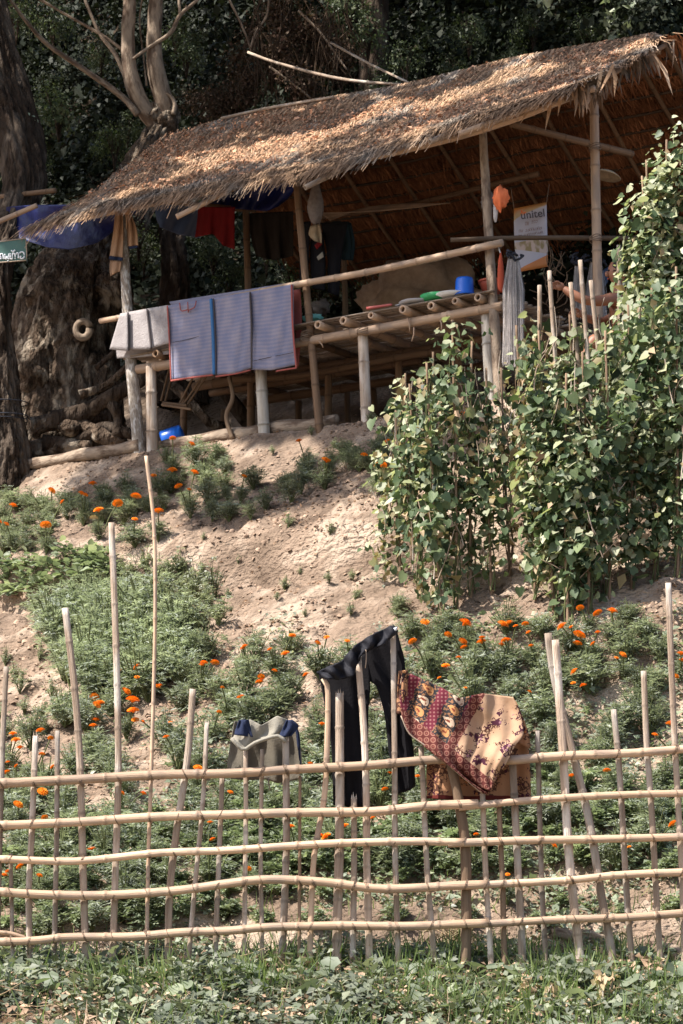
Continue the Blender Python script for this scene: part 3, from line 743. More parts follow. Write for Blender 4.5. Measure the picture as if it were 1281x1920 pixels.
# lashings
for (px, py, r_) in ((930, 462, .05), (559, 534, .045), (238, 596, .06), (574, 636, .06), (908, 236, .055), (576, 628, .06), (1116, 277, .055), (682, 622, .062), (1117, 448, .055)):
    b = B()
    for k in range(4):
        c_ = HU(px, py, -.05 if px < 1100 else .5); c_.z += (k-1.5)*.014
        ring = [c_ + E_*math.cos(a)*r_*1.05 + Nn*math.sin(a)*r_*1.05 + Vector((0, 0, .01*math.sin(a*2+k))) for a in np.linspace(0, 2*math.pi, 13)]
        tube(b, ring, .0045, seg=5, crv=False, cap=False, step=.02)
    link('lashing', b.me('lashing'), M['tie'], hut)
for (x0, y0, x1, y1) in ((764, 596, 768, 622), (776, 614, 772, 640), (826, 600, 827, 622), (598, 640, 606, 652), (233, 382, 237, 430), (238, 378, 244, 415)):
    hpole('lashing', [HU(x0, y0, -.1), HU((x0+x1)/2+2, (y0+y1)/2, -.11), HU(x1, y1, -.1)], [.008, .006], 'bamboo', nodes=0, seg=5)

# ------------------------------------------------------------------ things hung on and under the hut
def lin(d0, x0, d1, x1): return lambda x, y: d0+(d1-d0)*(x-x0)/(x1-x0)
def hdep(t):          # depth of the hut's front plane shifted by t, at a pixel column
    def f(x, y):
        s = s_at(x, t); return P0.y+s*E_.y+t*Nn.y
    return f
def drape(px_top, top_py, f_rows, t):
    pass
# grey folded mat
t_ = -.175
gm = thing('folded_mat', 'faded grey folded sleeping mat hung over the bamboo rail beside the blue one', 'mat', HU(265, 620, t_))
sheet('mat_panel', [[(226, 588), (316, 572)], [(222, 612), (318, 606)], [(234, 656), (280, 655), (319, 643)]], hdep(t_), M['grey_mat'], gm, 18, 12, lambda x, y, u, v: .012*math.sin(u*11)-.02*v, .012)
sheet('mat_panel', [[(226, 588), (239, 586)], [(214, 628), (240, 625)], [(206, 655), (240, 658)]], hdep(t_-.06), M['grey_mat'], gm, 8, 10, lambda x, y, u, v: .05*v*(1-u), .01)
sheet('mat_panel', [[(218, 650), (320, 640)], [(220, 672), (262, 670), (318, 664)]], hdep(t_+.08), M['grey_mat'], gm, 14, 6, None, .01)
for (a, c) in (((276, 580), (284, 654)), ((240, 586), (241, 657))):
    b = B(); tube(b, [HU(a[0], a[1], t_-.02), HU((a[0]+c[0])/2, (a[1]+c[1])/2, t_-.03), HU(c[0], c[1], t_-.045)], .011, seg=6); link('seam', b.me('seam'), M['mat_seam'], gm)
# blue woven mat, three panels
bm_ = thing('woven_mat', 'large blue and pink woven mat with red edging, three panels hung over the rail', 'mat', HU(435, 620, -.19))
fl = lambda x, y, u, v: .022*math.sin(u*7+1)*v-.012+.012*math.sin(v*5+u*3)+.006*math.sin(u*19+v*9)
tt_ = -.18
def panel(r, k=0.): return sheet('mat_panel', r, hdep(tt_+k), M['woven_mat'], bm_, 22, 26, fl, .009, uvmode='uv')
panel([[(315, 573), (397, 559)], [(318, 640), (399, 630)], [(322, 712), (360, 708), (401, 701)]])
panel([[(398, 559), (469, 547)], [(401, 630), (471, 618)], [(403, 703), (440, 700), (471, 690)]], -.01)
panel([[(470, 547), (550, 533)], [(472, 618), (551, 610)], [(472, 693), (510, 694), (555, 684)]], .004)
sheet('mat_panel', [[(318, 566), (551, 529)], [(321, 572), (552, 535)]], hdep(tt_+.06), M['woven_mat'], bm_, 20, 5, None, .01, uvmode='uv')
sheet('mat_panel', [[(545, 545), (563, 542)], [(550, 610), (566, 606)], [(553, 688), (560, 686)]], hdep(.02), M['mat_red'], bm_, 5, 12, None, .006)
for pts, r, mm in (([(314, 573), (318, 640), (321, 714)], .008, 'mat_red'), ([(547, 534), (549, 610), (556, 690)], .010, 'mat_red'), ([(321, 714), (360, 708), (400, 703)], .010, 'mat_red'),
                   ([(405, 706), (440, 701), (470, 694)], .008, 'mat_red'), ([(518, 696), (535, 693), (556, 690)], .008, 'mat_red'), ([(396, 561), (400, 630), (402, 702)], .018, 'mat_blue_trim'),
                   ([(469, 548), (472, 620), (472, 692)], .009, 'mat_seam'), ([(400, 560), (404, 630), (405, 704)], .007, 'mat_seam'), ([(474, 677), (510, 669), (550, 661)], .003, 'mat_seam'), ([(324, 642), (345, 638), (373, 631)], .003, 'mat_seam')):
    b = B(); tube(b, [HU(q[0], q[1], tt_-.03) for q in pts], r, seg=6); link('edging' if 'seam' not in mm else 'seam', b.me('edging'), M[mm], bm_)
b = B()
for pts in ([(337, 568), (339, 584), (352, 581)], [(352, 566), (353, 586)], [(354, 582), (366, 576), (368, 564)]):
    tube(b, [HU(q[0], q[1], tt_-.035) for q in pts], .006, seg=5, crv=False)
link('cord', b.me('cord'), M['mat_red'], bm_)

# blue tarps
tp = sheet('tarpaulin', [[(12, 388), (60, 384), (150, 384), (240, 372), (300, 352)], [(14, 412), (120, 416), (215, 410), (262, 392)], [(20, 440), (70, 452), (130, 458), (190, 448), (222, 424)], [(34, 446), (90, 464), (130, 468), (180, 456), (205, 440)]],
      hdep(.12), M['tarp'], None, 40, 26, lambda x, y, u, v: .035*math.sin(u*13+v*5)*(1-v)+.02*math.sin(u*31-v*9)*(1-v)+.10*math.sin(v*3), .004)
tag(tp, 'sagging shiny blue tarpaulin slung under the left end of the thatch', 'tarpaulin')
tp = sheet('tarpaulin', [[(290, 378), (330, 380), (380, 386)], [(293, 408), (330, 412), (376, 416)], [(300, 426), (335, 440), (374, 446)]], hdep(.8), M['tarp_grey'], None, 24, 18, lambda x, y, u, v: .04*math.sin(u*12+v*4), .004)
tag(tp, 'dull grey-blue tarpaulin hanging behind the left post beside the red cloth', 'tarpaulin')
tp = sheet('tarpaulin', [[(350, 362), (430, 348), (500, 340), (560, 345)], [(380, 372), (430, 372), (500, 378), (540, 372)], [(395, 386), (450, 392), (500, 396), (520, 388)]], hdep(.9), M['tarp'], None, 24, 14, lambda x, y, u, v: .05*math.sin(u*17+v*4)+.03*math.sin(u*33), .004)
tag(tp, 'bright blue tarpaulin tucked up under the eave above the red cloth', 'tarpaulin')

# tan jacket on the left post
jk = thing('jacket', 'tan jacket with navy trim hanging from the mottled left post', 'jacket', HU(232, 440, -.1))
sheet('sleeve', [[(217, 398), (230, 396)], [(212, 440), (231, 440)], [(206, 482), (230, 484)]], hdep(-.13), M['cloth_tan'], jk, 12, 16, lambda x, y, u, v: .03*math.sin(u*9+v*2), .008)
sheet('trim', [[(206, 480), (230, 483)], [(205, 486), (229, 489)]], hdep(-.14), M['cloth_navy'], jk, 8, 4, lambda x, y, u, v: .03*math.sin(u*9+2), .012)
sheet('sleeve', [[(207, 488), (228, 490)], [(206, 506), (225, 508)], [(208, 518), (216, 512), (222, 509)]], hdep(-.12), M['cloth_tan'], jk, 10, 10, lambda x, y, u, v: .02*math.sin(u*9), .008)
sheet('body', [[(236, 394), (244, 398)], [(238, 430), (256, 430)], [(240, 462), (259, 460)]], hdep(-.1), M['cloth_tan'], jk, 10, 14, lambda x, y, u, v: .03*math.sin(u*9+v*2), .008)
sheet('trim', [[(241, 462), (259, 460)], [(243, 467), (257, 465)]], hdep(-.11), M['cloth_navy'], jk, 8, 4, None, .01)
sheet('shoulder', [[(222, 392), (244, 392)], [(219, 402), (246, 402)]], hdep(-.12), M['cloth_tan'], jk, 10, 6, None, .02)

def hung(name, label, rows, t, m_, folds=(.03, 14), cat='cloth', nu=24, nv=20, th=.006, grp=None):
    o = sheet(name, rows, hdep(t), M[m_], None, nu, nv, lambda x, y, u, v: folds[0]*math.sin(u*folds[1]+v*1.5)*(.3+v)+.4*folds[0]*math.sin(u*folds[1]*2.3), th)
    return tag(o, label, cat, grp)
hung('red_cloth', 'dark red cloth drying under the thatch between two bamboo posts', [[(372, 388), (441, 388)], [(370, 412), (440, 420)], [(366, 445), (400, 438), (418, 460), (440, 468)]], .55, 'cloth_red', cat='cloth')
hung('dark_skirt', 'dark brown skirt hanging behind the blue mat under the thatch', [[(468, 400), (550, 396)], [(470, 440), (550, 438)], [(480, 480), (515, 488), (550, 480)]], 1.0, 'cloth_dark', (.04, 16), 'skirt')
tr_ = thing('hanging_trousers', 'black trousers with a red and cream side patch hanging beside the mesh bag', 'trousers', HU(600, 450, .35))
sheet('leg', [[(563, 418), (582, 415)], [(562, 470), (580, 470)], [(563, 530), (577, 531)]], hdep(.35), M['cloth_black'], tr_, 8, 16, sinf(.02, 6), .02)
sheet('leg', [[(584, 430), (606, 436)], [(582, 490), (610, 490)], [(586, 540), (610, 545)]], hdep(.38), M['cloth_black'], tr_, 8, 16, sinf(.02, 6), .02)
sheet('leg', [[(602, 418), (652, 416)], [(614, 480), (640, 480)], [(616, 548), (636, 556)]], hdep(.4), M['cloth_black'], tr_, 10, 16, sinf(.03, 8), .02)
sheet('side_patch', [[(590, 460), (601, 450)], [(594, 468), (604, 458)]], hdep(.31), M['cloth_red'], tr_, 5, 5, None, .006)
sheet('side_patch', [[(594, 482), (605, 472)], [(597, 488), (607, 482)]], hdep(.31), M['cloth_olive_pale'], tr_, 5, 5, None, .006)
hung('knotted_rag', 'pale beige knotted rag hanging below the mesh bag', [[(582, 424), (600, 420)], [(579, 440), (603, 438)], [(590, 452), (603, 456)]], .2, 'straw', (.03, 9), 'rag', 8, 8)
hung('dark_bag', 'dark teal cloth bag hanging at the rear of the platform', [[(628, 415), (655, 418)], [(625, 455), (662, 455)], [(632, 486), (658, 488)]], .75, 'cloth_teal', (.05, 7), 'bag', 10, 12, .05)

def blob(name, c, rx, ry, rz, m_, seed=0, amp=.18, fr=3., parent=None, seg=20, rings=14, squash=None, **props):
    V = []; Fq = []
    for i in range(rings+1):
        ph = math.pi*i/rings
        for k in range(seg):
            th = 2*math.pi*k/seg
            d = Vector((math.sin(ph)*math.cos(th), math.sin(ph)*math.sin(th), math.cos(ph)))
            n_ = 1+amp*(float(vnoise(d.x*fr+seed, d.y*fr+d.z*fr*1.3, seed))-.5)*2 + amp*.5*(float(vnoise(d.z*fr*2.3+seed, d.y*fr*2+d.x*fr*2.1, seed+4))-.5)*2
            w = 1.0 if squash is None else squash(d.z)
            V.append(Vector(c)+Vector((d.x*rx*n_*w, d.y*ry*n_*w, d.z*rz*n_)))
    for i in range(rings):
        for k in range(seg):
            k2 = (k+1) % seg; Fq.append((i*seg+k, (i+1)*seg+k, (i+1)*seg+k2, i*seg+k2))
    me = mesh_np(name, V, np.array(Fq), np.full(len(V), .5), V, True)
    return link(name, me, m_, parent, **props)
o = blob('mesh_bag', HU(592, 378, -.02), .085, .07, .21, M['mesh_bag'], 3, .12, 3, squash=lambda z: .85-.35*z)
tag(o, 'grey mesh bag stuffed full hanging beside the front bamboo post', 'bag')
ob = thing('orange_bag', 'crumpled orange plastic bag tied near the top of the right front post', 'bag', HU(938, 372, -.06))
blob('bag_body', HU(939, 371, -.1), .065, .05, .10, M['orange'], 9, .35, 4, ob, squash=lambda z: 1.05-.25*abs(z))
blob('bag_tail', HU(929, 395, -.1), .022, .02, .10, M['net'], 5, .2, 4, ob)
o = blob('red_net_bag', HU(939, 510, -.09), .034, .03, .19, M['orange_red'], 12, .12, 3, squash=lambda z: .85-.3*z); tag(o, 'long thin orange-red net bag hanging on the right post below the rail', 'bag')
b = B(); tube(b, [HU(935, 464, -.09), HU(938, 474, -.1)], .006, seg=5); link('cord', b.me('cord'), M['white'], o)
o = blob('bark_lump', HU(914, 378, .1), .05, .05, .12, M['mesh_bag'], 2, .3, 3); tag(o, 'grey plastic bag wedged behind the right front post', 'bag')
# conical straw hat
def lathe(name, c, prof, m_, parent=None, seg=22, tilt=None, **props):
    V = []; Fq = []
    R = tilt or Matrix.Identity(3)
    for r, z in prof:
        for k in range(seg):
            a = 2*math.pi*k/seg; V.append(Vector(c)+R @ Vector((r*math.cos(a), r*math.sin(a), z)))
    for i in range(len(prof)-1):
        for k in range(seg):
            k2 = (k+1) % seg; Fq.append((i*seg+k, i*seg+k2, (i+1)*seg+k2, (i+1)*seg+k))
    b = B(); b.add(V, Fq)
    return link(name, b.me(name), m_, parent, **props)
o = lathe('straw_hat', HU(1137, 330, .7), [(.001, .05), (.05, .045), (.09, .03), (.14, 0), (.135, -.006), (.08, .02), (.001, .035)], M['straw'], tilt=Matrix.Rotation(.25, 3, 'Y')); tag(o, 'pale round straw hat hung on the thick right post', 'hat')

# things on the platform
TOPZ = BZ+.155
def on_plat(px, t): 
    q = HU(px, 600, t); q.z = TOPZ; return q
bk = thing('blue_bucket', 'bright blue plastic tub upside down at the right end of the platform', 'bucket', on_plat(871, -.02))
q = on_plat(871, -.02)
lathe('tub', q+Vector((0, 0, .01)), [(.092, 0), (.09, .015), (.088, .02), (.083, .13), (.075, .152), (.001, .157)], M['plastic_blue'], bk, 26)
lathe('rim', q, [(.09, 0), (.1, 0), (.1, .018), (.09, .02)], M['plastic_blue'], bk, 26)
q = on_plat(921, .15)
rp = thing('red_pot', 'brick red plastic pot behind the right front post on the platform', 'pot', q)
lathe('pot', q, [(.001, .0), (.07, 0), (.1, .10), (.118, .14), (.11, .14), (.09, .1), (.06, .02)], M['plastic_red'], rp)
lathe('rim', q, [(.108, .132), (.122, .13), (.122, .147), (.108, .148)], M['plastic_red'], rp)
q = on_plat(848, -.04); o = lathe('white_plate', q, [(.001, .006), (.08, .006), (.15, .028), (.153, .024), (.085, .0), (.001, 0)], M['white']); tag(o, 'wide white enamel plate under the blue tub', 'plate')
q = on_plat(820, .0); o = lathe('green_basin', q, [(.001, .006), (.11, .006), (.15, .05), (.16, .05), (.12, .0), (.001, 0)], M['plastic_green']); tag(o, 'low green plastic basin left of the blue tub', 'basin')
q = on_plat(782, -.0); o = lathe('metal_tray', q, [(.001, .004), (.14, .004), (.17, .022), (.172, .018), (.14, 0), (.001, 0)], M['metal']); tag(o, 'shallow steel tray left of the green basin', 'tray')
o = blob('straw_basket', on_plat(812, .22)+Vector((0, 0, .05)), .09, .08, .055, M['straw'], 6, .12); tag(o, 'small round brown straw basket behind the green basin', 'basket')
kn = thing('machete', 'broad knife with a pink handle lying on the platform slats', 'knife', on_plat(712, -.05))
b = B(); tube(b, [on_plat(688, -.06)+Vector((0, -.02, .03)), on_plat(735, -.04)+Vector((0, 0, .035))], [.016, .013], seg=8, nodes=0); link('handle', b.me('handle'), M['plastic_pink'], kn)
b = B(); box(b, on_plat(762, .0)+Vector((0, 0, .03)), .22, .045, .005, Matrix.Rotation(-.6, 3, 'Z')); link('blade', b.me('blade', False), M['metal'], kn)
o = blob('plastic_bag', HU(587, 597, .5), .085, .08, .04, M['bag_turq'], 4, .4, 4); tag(o, 'crumpled turquoise and white plastic bag on the platform by the leaning post', 'bag')
o = blob('plastic_bag', HU(602, 576, 1.4), .09, .09, .07, M['mesh_bag'], 7, .4, 4); tag(o, 'dusty grey plastic bag at the rear of the platform', 'bag')
# brown hide and straw heap beyond the platform
mound = blob('earth_mound', HU(785, 560, 3.0)+Vector((.1, .2, -.14)), .80, .5, .58, mat('mound', (.62, .44, .30), (.28, .18, .11), 3, .95, 1., 14, 'obj', 0), 8, .28, 2.2, seg=40, rings=26)
tag(mound, 'rounded mound of eroded tan earth behind the platform under the far eave', 'mound')

# banner
bd = 21.35
ban = thing('banner', 'tall white and orange telecom banner hanging at the right inside the hut', 'banner', U(996, 440, bd))
sheet('cloth', [[(964, 391), (1025, 379)], [(964, 430), (1026, 425)], [(966, 470), (1027, 462)], [(974, 510), (1027, 500)]], lambda x, y: bd, None, ban, 12, 18, lambda x, y, u, v: .03*math.sin(u*4+v*3), .004, uvmode='uv')
m, nt, N, L, P = nodes_mat('banner_print'); uv = uvn(N); sp = N.new('ShaderNodeSeparateXYZ'); L.new(uv, sp.inputs[0]); x = sp.outputs[0]; y = sp.outputs[1]
c = (.50, .47, .53)
arc = mth(N, L, 'SUBTRACT', y, mth(N, L, 'ADD', .80, mth(N, L, 'MULTIPLY', mth(N, L, 'POWER', x, .6), .16)))
c1 = rgbmix(N, L, stepf(N, L, arc, -.01, .01), c, (.50, .33, .16)); 
c1 = rgbmix(N, L, stepf(N, L, mth(N, L, 'SUBTRACT', arc, mth(N, L, 'MULTIPLY', mth(N, L, 'SUBTRACT', 1, x), .09)), -.02, .05), c1, (.52, .17, .03))
ph = N.new('ShaderNodeTexNoise'); ph.inputs['Scale'].default_value = 5; L.new(uv, ph.inputs[0])
pict = rgbmix(N, L, stepf(N, L, ph.outputs[0], .45, .55), (.55, .42, .36), (.30, .22, .10))
pm = mth(N, L, 'MULTIPLY', mth(N, L, 'LESS_THAN', y, .46), mth(N, L, 'GREATER_THAN', y, mth(N, L, 'SUBTRACT', .36, mth(N, L, 'MULTIPLY', x, .16))))
c1 = rgbmix(N, L, pm, c1, pict)
bo = mth(N, L, 'LESS_THAN', y, mth(N, L, 'ADD', .045, mth(N, L, 'MULTIPLY', x, .14)))
c1 = rgbmix(N, L, bo, c1, (.58, .20, .05))
L.new(c1, P.inputs['Base Color']); P.inputs['Roughness'].default_value = .5
bpy.data.objects['cloth'].data.materials.clear(); bpy.data.objects['cloth'].data.materials.append(m)
def text(name, body, loc, size, rx, m_, parent, roll=0.):
    cu = bpy.data.curves.new(name, 'FONT'); cu.body = body; cu.size = size; cu.align_x = 'CENTER'; cu.align_y = 'CENTER'; cu.extrude = .001; cu.offset = size*.012
    tmp = bpy.data.objects.new(name, cu); C.objects.link(tmp); bpy.context.view_layer.update()
    me = bpy.data.meshes.new_from_object(tmp.evaluated_get(bpy.context.evaluated_depsgraph_get())); C.objects.unlink(tmp); bpy.data.objects.remove(tmp)
    o = bpy.data.objects.new(name, me); C.objects.link(o); me.materials.clear(); me.materials.append(m_); o.parent = parent
    o.location = Vector(loc)-root_loc(parent); o.rotation_euler = (math.pi/2, roll, 0); return o
text('lettering', 'unitel', U(999, 402, bd-.06), .105, 0, M['ink_grey'], ban, -.12)
b = B()
for a in range(3):
    for k in (-1, 1):
        c_ = U(981, 399, bd-.06); d_ = Vector((math.cos(a*1.05+.2), 0, math.sin(a*1.05+.2)))*.024*k
        b.add([c_, c_+d_+Vector((.006, 0, .01)), c_+d_*1.2, c_+d_+Vector((-.006, 0, -.01))], [(0, 1, 2, 3)])
link('logo', b.me('logo', False), M['ink_orange'], ban)
def scribble(px0, py0, px1, py1, n, h, seed, m_, nm='lettering', d=bd-.055, r=.0022):
    """rows of small rounded script, too small in the photo to read"""
    rr = random.Random(seed); b = B()
    for i in range(n):
        fx = (i+.5)/n
        if rr.random() < .12: continue
        cx = px0+(px1-px0)*fx; cy = py0+(py1-py0)*fx; w = (px1-px0)/n*.36
        k = rr.choice((0, 1, 2))
        if k == 0: pts = [(cx-w, cy+h), (cx-w, cy-h), (cx+w, cy-h), (cx+w, cy+h)]
        elif k == 1: pts = [(cx-w, cy-h), (cx-w*.6, cy+h), (cx+w*.6, cy+h), (cx+w, cy-h)]
        else: pts = [(cx-w*.4, cy), (cx+w, cy-h), (cx+w, cy+h*.7), (cx-w, cy+h)]
        tube(b, [U(q[0], q[1], d) for q in pts], r, seg=4, step=.012, cap=False)
    link(nm, b.me(nm), M[m_], ban if d == bd-.055 else sg)
scribble(992, 408, 1010, 404, 7, .8, 3, 'ink_grey', r=.001)
scribble(985, 420, 992, 418, 2, 3.2, 4, 'ink_brown'); scribble(996, 416, 1008, 414, 3, 3, 5, 'ink_brown')
scribble(973, 434, 1016, 427, 11, 2.4, 6, 'ink_brown'); scribble(972, 443, 1018, 435, 13, 2.0, 7, 'ink_brown')
for s in (0, 1):
    b = B(); tube(b, [U((964, 1025)[s], (391, 379)[s], bd), U((958, 1030)[s], (352, 345)[s], bd+.1)], .004, seg=5); link('string', b.me('string'), M['tie'], ban)
# green sign with white letters
sgd = 23.0
sg = thing('name_sign', 'green painted board with white rounded lettering fixed at the left tree', 'sign', U(10, 472, sgd))
b = B(); c4 = [U(-60, 460, sgd), U(49, 447, sgd), U(51, 488, sgd), U(-60, 497, sgd)]
b.add(c4+[q+Vector((0, .02, 0)) for q in c4], [(0, 1, 2, 3), (7, 6, 5, 4), (0, 4, 5, 1), (1, 5, 6, 2), (2, 6, 7, 3), (3, 7, 4, 0)]); link('board', b.me('board', False), M['sign_green'], sg)
b = B(); tube(b, [q+Vector((0, -.003, 0)) for q in (c4[0], c4[1], c4[2], c4[3])], .006, seg=6, crv=False); link('frame', b.me('frame'), M['bamboo_grey'], sg)
GL = [[(1, 486), (3, 483), (.5, 480), (1.2, 476.5), (4, 476), (6, 478), (7, 486)],
      [(9, 476.5), (9.8, 479), (10, 486), (12, 484.5), (13.5, 480), (14.5, 484), (17, 486), (17, 476)], [(14.2, 489.5), (16.2, 489.5), (15.4, 491)],
      [(18.5, 475.5), (20, 477), (19.5, 484), (21.5, 486), (23.5, 484), (23.8, 476), (27, 475.5), (28.6, 477.5), (28.8, 485.5)],
      [(21.8, 469.3), (23, 471.8), (26, 471.2), (28.6, 468.6)],
      [(31.4, 477), (31, 474.8), (33.5, 474), (34.6, 476.5), (34.9, 484.5)],
      [(37.2, 477.5), (37.6, 474), (41.5, 472.2), (45, 474.5), (46, 479), (44.6, 483.5), (41.3, 485), (37.8, 483.4), (38.4, 480.8), (40.3, 481)],
      [(-7, 486), (-7, 478), (-4, 477), (-2.5, 480), (-2, 486)], [(-15, 479), (-12, 478), (-10, 482), (-12, 486), (-15, 485)], [(-24, 487), (-24, 479), (-19, 479), (-19, 487)]]
b = B()
for gl in GL: tube(b, [U(q[0], q[1], sgd-.006) for q in gl], .0075, seg=6, step=.008)
link('lettering', b.me('lettering'), M['white'], sg)

# fishing nets hung from the dark pole
def net(label, x0, x1, y0, y1, d, n, head=True):
    r_ = thing('fishing_net', label, 'net', U((x0+x1)/2, y0, d), 'fishing nets hanging from the dark pole')
    b = B()
    for i in range(n):
        x = random.uniform(x0, x1); dd = d+random.uniform(-.05, .05)
        xs_ = x+random.gauss(0, 2); xe = x+(x-(x0+x1)/2)*random.uniform(-.1, .25)
        p = [U((x0+x1)/2+(x-(x0+x1)/2)*.5, y0-6, dd), U(xs_, y0+12, dd), U(xs_+random.gauss(0, 1), (y0+y1)/2, dd), U(xe, y1-random.uniform(0, 14), dd)]
        tube(b, p, .0017, seg=3, cap=False, crv=False, step=.3, tint=random.random())
    link('mesh_strands', b.me('strands'), M['net'], r_)
    b = B()
    for i in range(9):
        p = U((x0+x1)/2+random.uniform(-(x1-x0)*.45, (x1-x0)*.45), y0+random.uniform(-12, 2), d-.03)
        tube(b, [p, p+Vector((random.uniform(-.04, .04), -.03, random.uniform(-.05, .05))), p+Vector((random.uniform(-.05, .05), -.01, random.uniform(-.06, .02)))], .012, seg=5, step=.03)
    link('top_knot', b.me('knot'), M['net_dark'], r_)
net('pale fishing net hanging beside the right front post behind the red net bag', 945, 980, 482, 690, 20.25, 210)
net('pale grey fishing net, left one of the pair hanging behind the person\'s arm', 1072, 1098, 494, 600, 20.75, 190)
net('pale grey fishing net, right one of the pair, close to the thick post', 1098, 1136, 490, 605, 20.7, 250)
o = sheet('green_cloth', [[(1128, 508), (1141, 500)], [(1126, 530), (1140, 528)], [(1127, 545), (1138, 532)]], lambda x, y: 20.8, M['tarp_grey'], None, 6, 8, None, .01); tag(o, 'grey-green strip of cloth beside the nets', 'cloth')
# tangled dry twigs by the nets
b = B()
for i in range(26):
    p = U(random.uniform(1020, 1070), random.uniform(500, 585), 20.9); q = p+Vector((random.uniform(-.16, .16), random.uniform(-.1, .1), random.uniform(.02, .25)))
    tube(b, [p, p.lerp(q, .5)+Vector((random.uniform(-.04, .04), 0, 0)), q], [.006, .003], seg=4, step=.05)
o = link('dry_twigs', b.me('twigs'), M['stick'], label='bundle of thin dry twigs leaning between the banner and the nets', category='twigs')

# ------------------------------------------------------------------ person mending nets
def skinned(name, joints, edges, m_, parent=None, sub=2, root=0):
    me = bpy.data.meshes.new(name); me.from_pydata([j[0] for j in joints], edges, [])
    o = bpy.data.objects.new(name, me); C.objects.link(o); me.materials.append(m_)
    if parent: o.parent = parent; o.location = -root_loc(parent)
    sk = o.modifiers.new('skin', 'SKIN'); me.skin_vertices.new(name='')if not me.skin_vertices else None
    for i, j in enumerate(joints):
        r = j[1]; me.skin_vertices[0].data[i].radius = (r if not hasattr(r, '__len__') else r[0], r if not hasattr(r, '__len__') else r[1])
        me.skin_vertices[0].data[i].use_root = (i == root)
    sk.use_smooth_shade = True
    s = o.modifiers.new('sub', 'SUBSURF'); s.levels = sub; s.render_levels = sub
    return o
pd = 19.75
def Pp(px, py, dd=0): return tuple(U(px, py, pd+dd))
ps_root = U(1180, 690, pd); ps_root.z = gz(ps_root)
ps = thing('person', 'bare-chested person sitting behind the bean leaves with one arm stretched to the left', 'person', ps_root)
J = [(Pp(1176, 668), (.15, .12)), (Pp(1172, 630), (.135, .11)), (Pp(1168, 592), (.15, .11)), (Pp(1166, 562), (.12, .09)), (Pp(1161, 546, -.02), .055), (Pp(1155, 530, -.04), .055),
     (Pp(1148, 560, -.17), .06), (Pp(1122, 565, -.26), .048), (Pp(1096, 563, -.32), .043), (Pp(1072, 551, -.30), .044), (Pp(1056, 540, -.28), .028),
     (Pp(1180, 562, .16), .06), (Pp(1160, 590, .2), .048), (Pp(1130, 604, .1), .042), (Pp(1104, 598, .0), .036), (Pp(1090, 590, -.05), .026),
     (Pp(1150, 672, -.16), .09), (Pp(1112, 632, -.22), .075), (Pp(1096, 680, -.2), .055), (Pp(1090, 728, -.2), .04), (Pp(1074, 735, -.2), .035),
     (Pp(1165, 675, .14), .09), (Pp(1125, 640, .16), .072), (Pp(1112, 690, .18), .052), (Pp(1108, 728, .18), .04)]
E2 = [(0, 1), (1, 2), (2, 3), (3, 4), (4, 5), (3, 6), (6, 7), (7, 8), (8, 9), (9, 10), (3, 11), (11, 12), (12, 13), (13, 14), (14, 15), (0, 16), (16, 17), (17, 18), (18, 19), (19, 20), (0, 21), (21, 22), (22, 23), (23, 24)]
skinned('body', J, E2, M['skin'], ps)
hc = Vector(Pp(1157, 512, -.04))
hd = blob('head', hc, .085, .078, .115, M['skin'], 1, .03, 2, ps, squash=lambda z: 1.0 if z > -.1 else 1.0-.35*(-z-.1))
blob('nose', hc+Vector((-.088, -.01, -.012)), .02, .014, .026, M['skin'], 2, .02, 2, ps, seg=10, rings=8)
for e_ in (-1, 1): blob('ear', hc+Vector((.012, .08*e_, -.01)), .018, .01, .03, M['skin'], 2, .02, 2, ps, seg=10, rings=8)
blob('hair', hc+Vector((.018, 0, .022)), .092, .086, .105, M['hair'], 5, .08, 5, ps, squash=lambda z: 1.0 if z > -.3 else .6)
blob('mouth', hc+Vector((-.076, -.0, -.05)), .01, .022, .007, M['plastic_red'], 1, .02, 2, ps, seg=8, rings=6)
for e_ in (-1, 1): blob('eye', hc+Vector((-.074, .03*e_, .015)), .012, .012, .009, M['hair'], 1, .02, 2, ps, seg=8, rings=6)
for hx, hy, hd_, sgn in ((1050, 537, -.27, 1), (1086, 588, -.06, 1)):
    b0 = Vector(Pp(hx, hy, hd_)); pal = blob('palm', b0, .042, .02, .036, M['skin'], 3, .05, 2, ps, seg=12, rings=8)
    for k in range(4):
        a_ = b0+Vector((-.03, 0, .024-.015*k)); L1 = (.03, .035, .032, .025)[k]
        b = B(); tube(b, [a_, a_+Vector((-L1, -.012, .004)), a_+Vector((-L1*1.6, -.012, -.014)), a_+Vector((-L1*1.7, .004, -.032))], [.0095, .0085, .008, .006], seg=8, step=.008); link('finger', b.me('finger'), M['skin'], ps)
    b = B(); tube(b, [b0+Vector((-.005, -.018, .022)), b0+Vector((-.025, -.03, .034)), b0+Vector((-.045, -.03, .03))], [.011, .01, .007], seg=8, step=.008); link('thumb', b.me('thumb'), M['skin'], ps)
blob('shorts', Vector(Pp(1166, 676, -.01)), .19, .2, .12, M['cloth_navy'], 4, .12, 2, ps)
q = U(1180, 700, pd); q.z = gz(q)
stl = thing('stool', 'low wooden stool under the seated person', 'stool', q)
b = B(); box(b, q+Vector((0, 0, .19)), .3, .26, .04); link('seat', b.me('seat', False), M['inner_wood'], stl)
for i_ in (-1, 1):
    for j_ in (-1, 1):
        b = B(); box(b, q+Vector((i_*.11, j_*.09, .08)), .04, .04, .19); link('leg', b.me('leg', False), M['inner_wood'], stl)

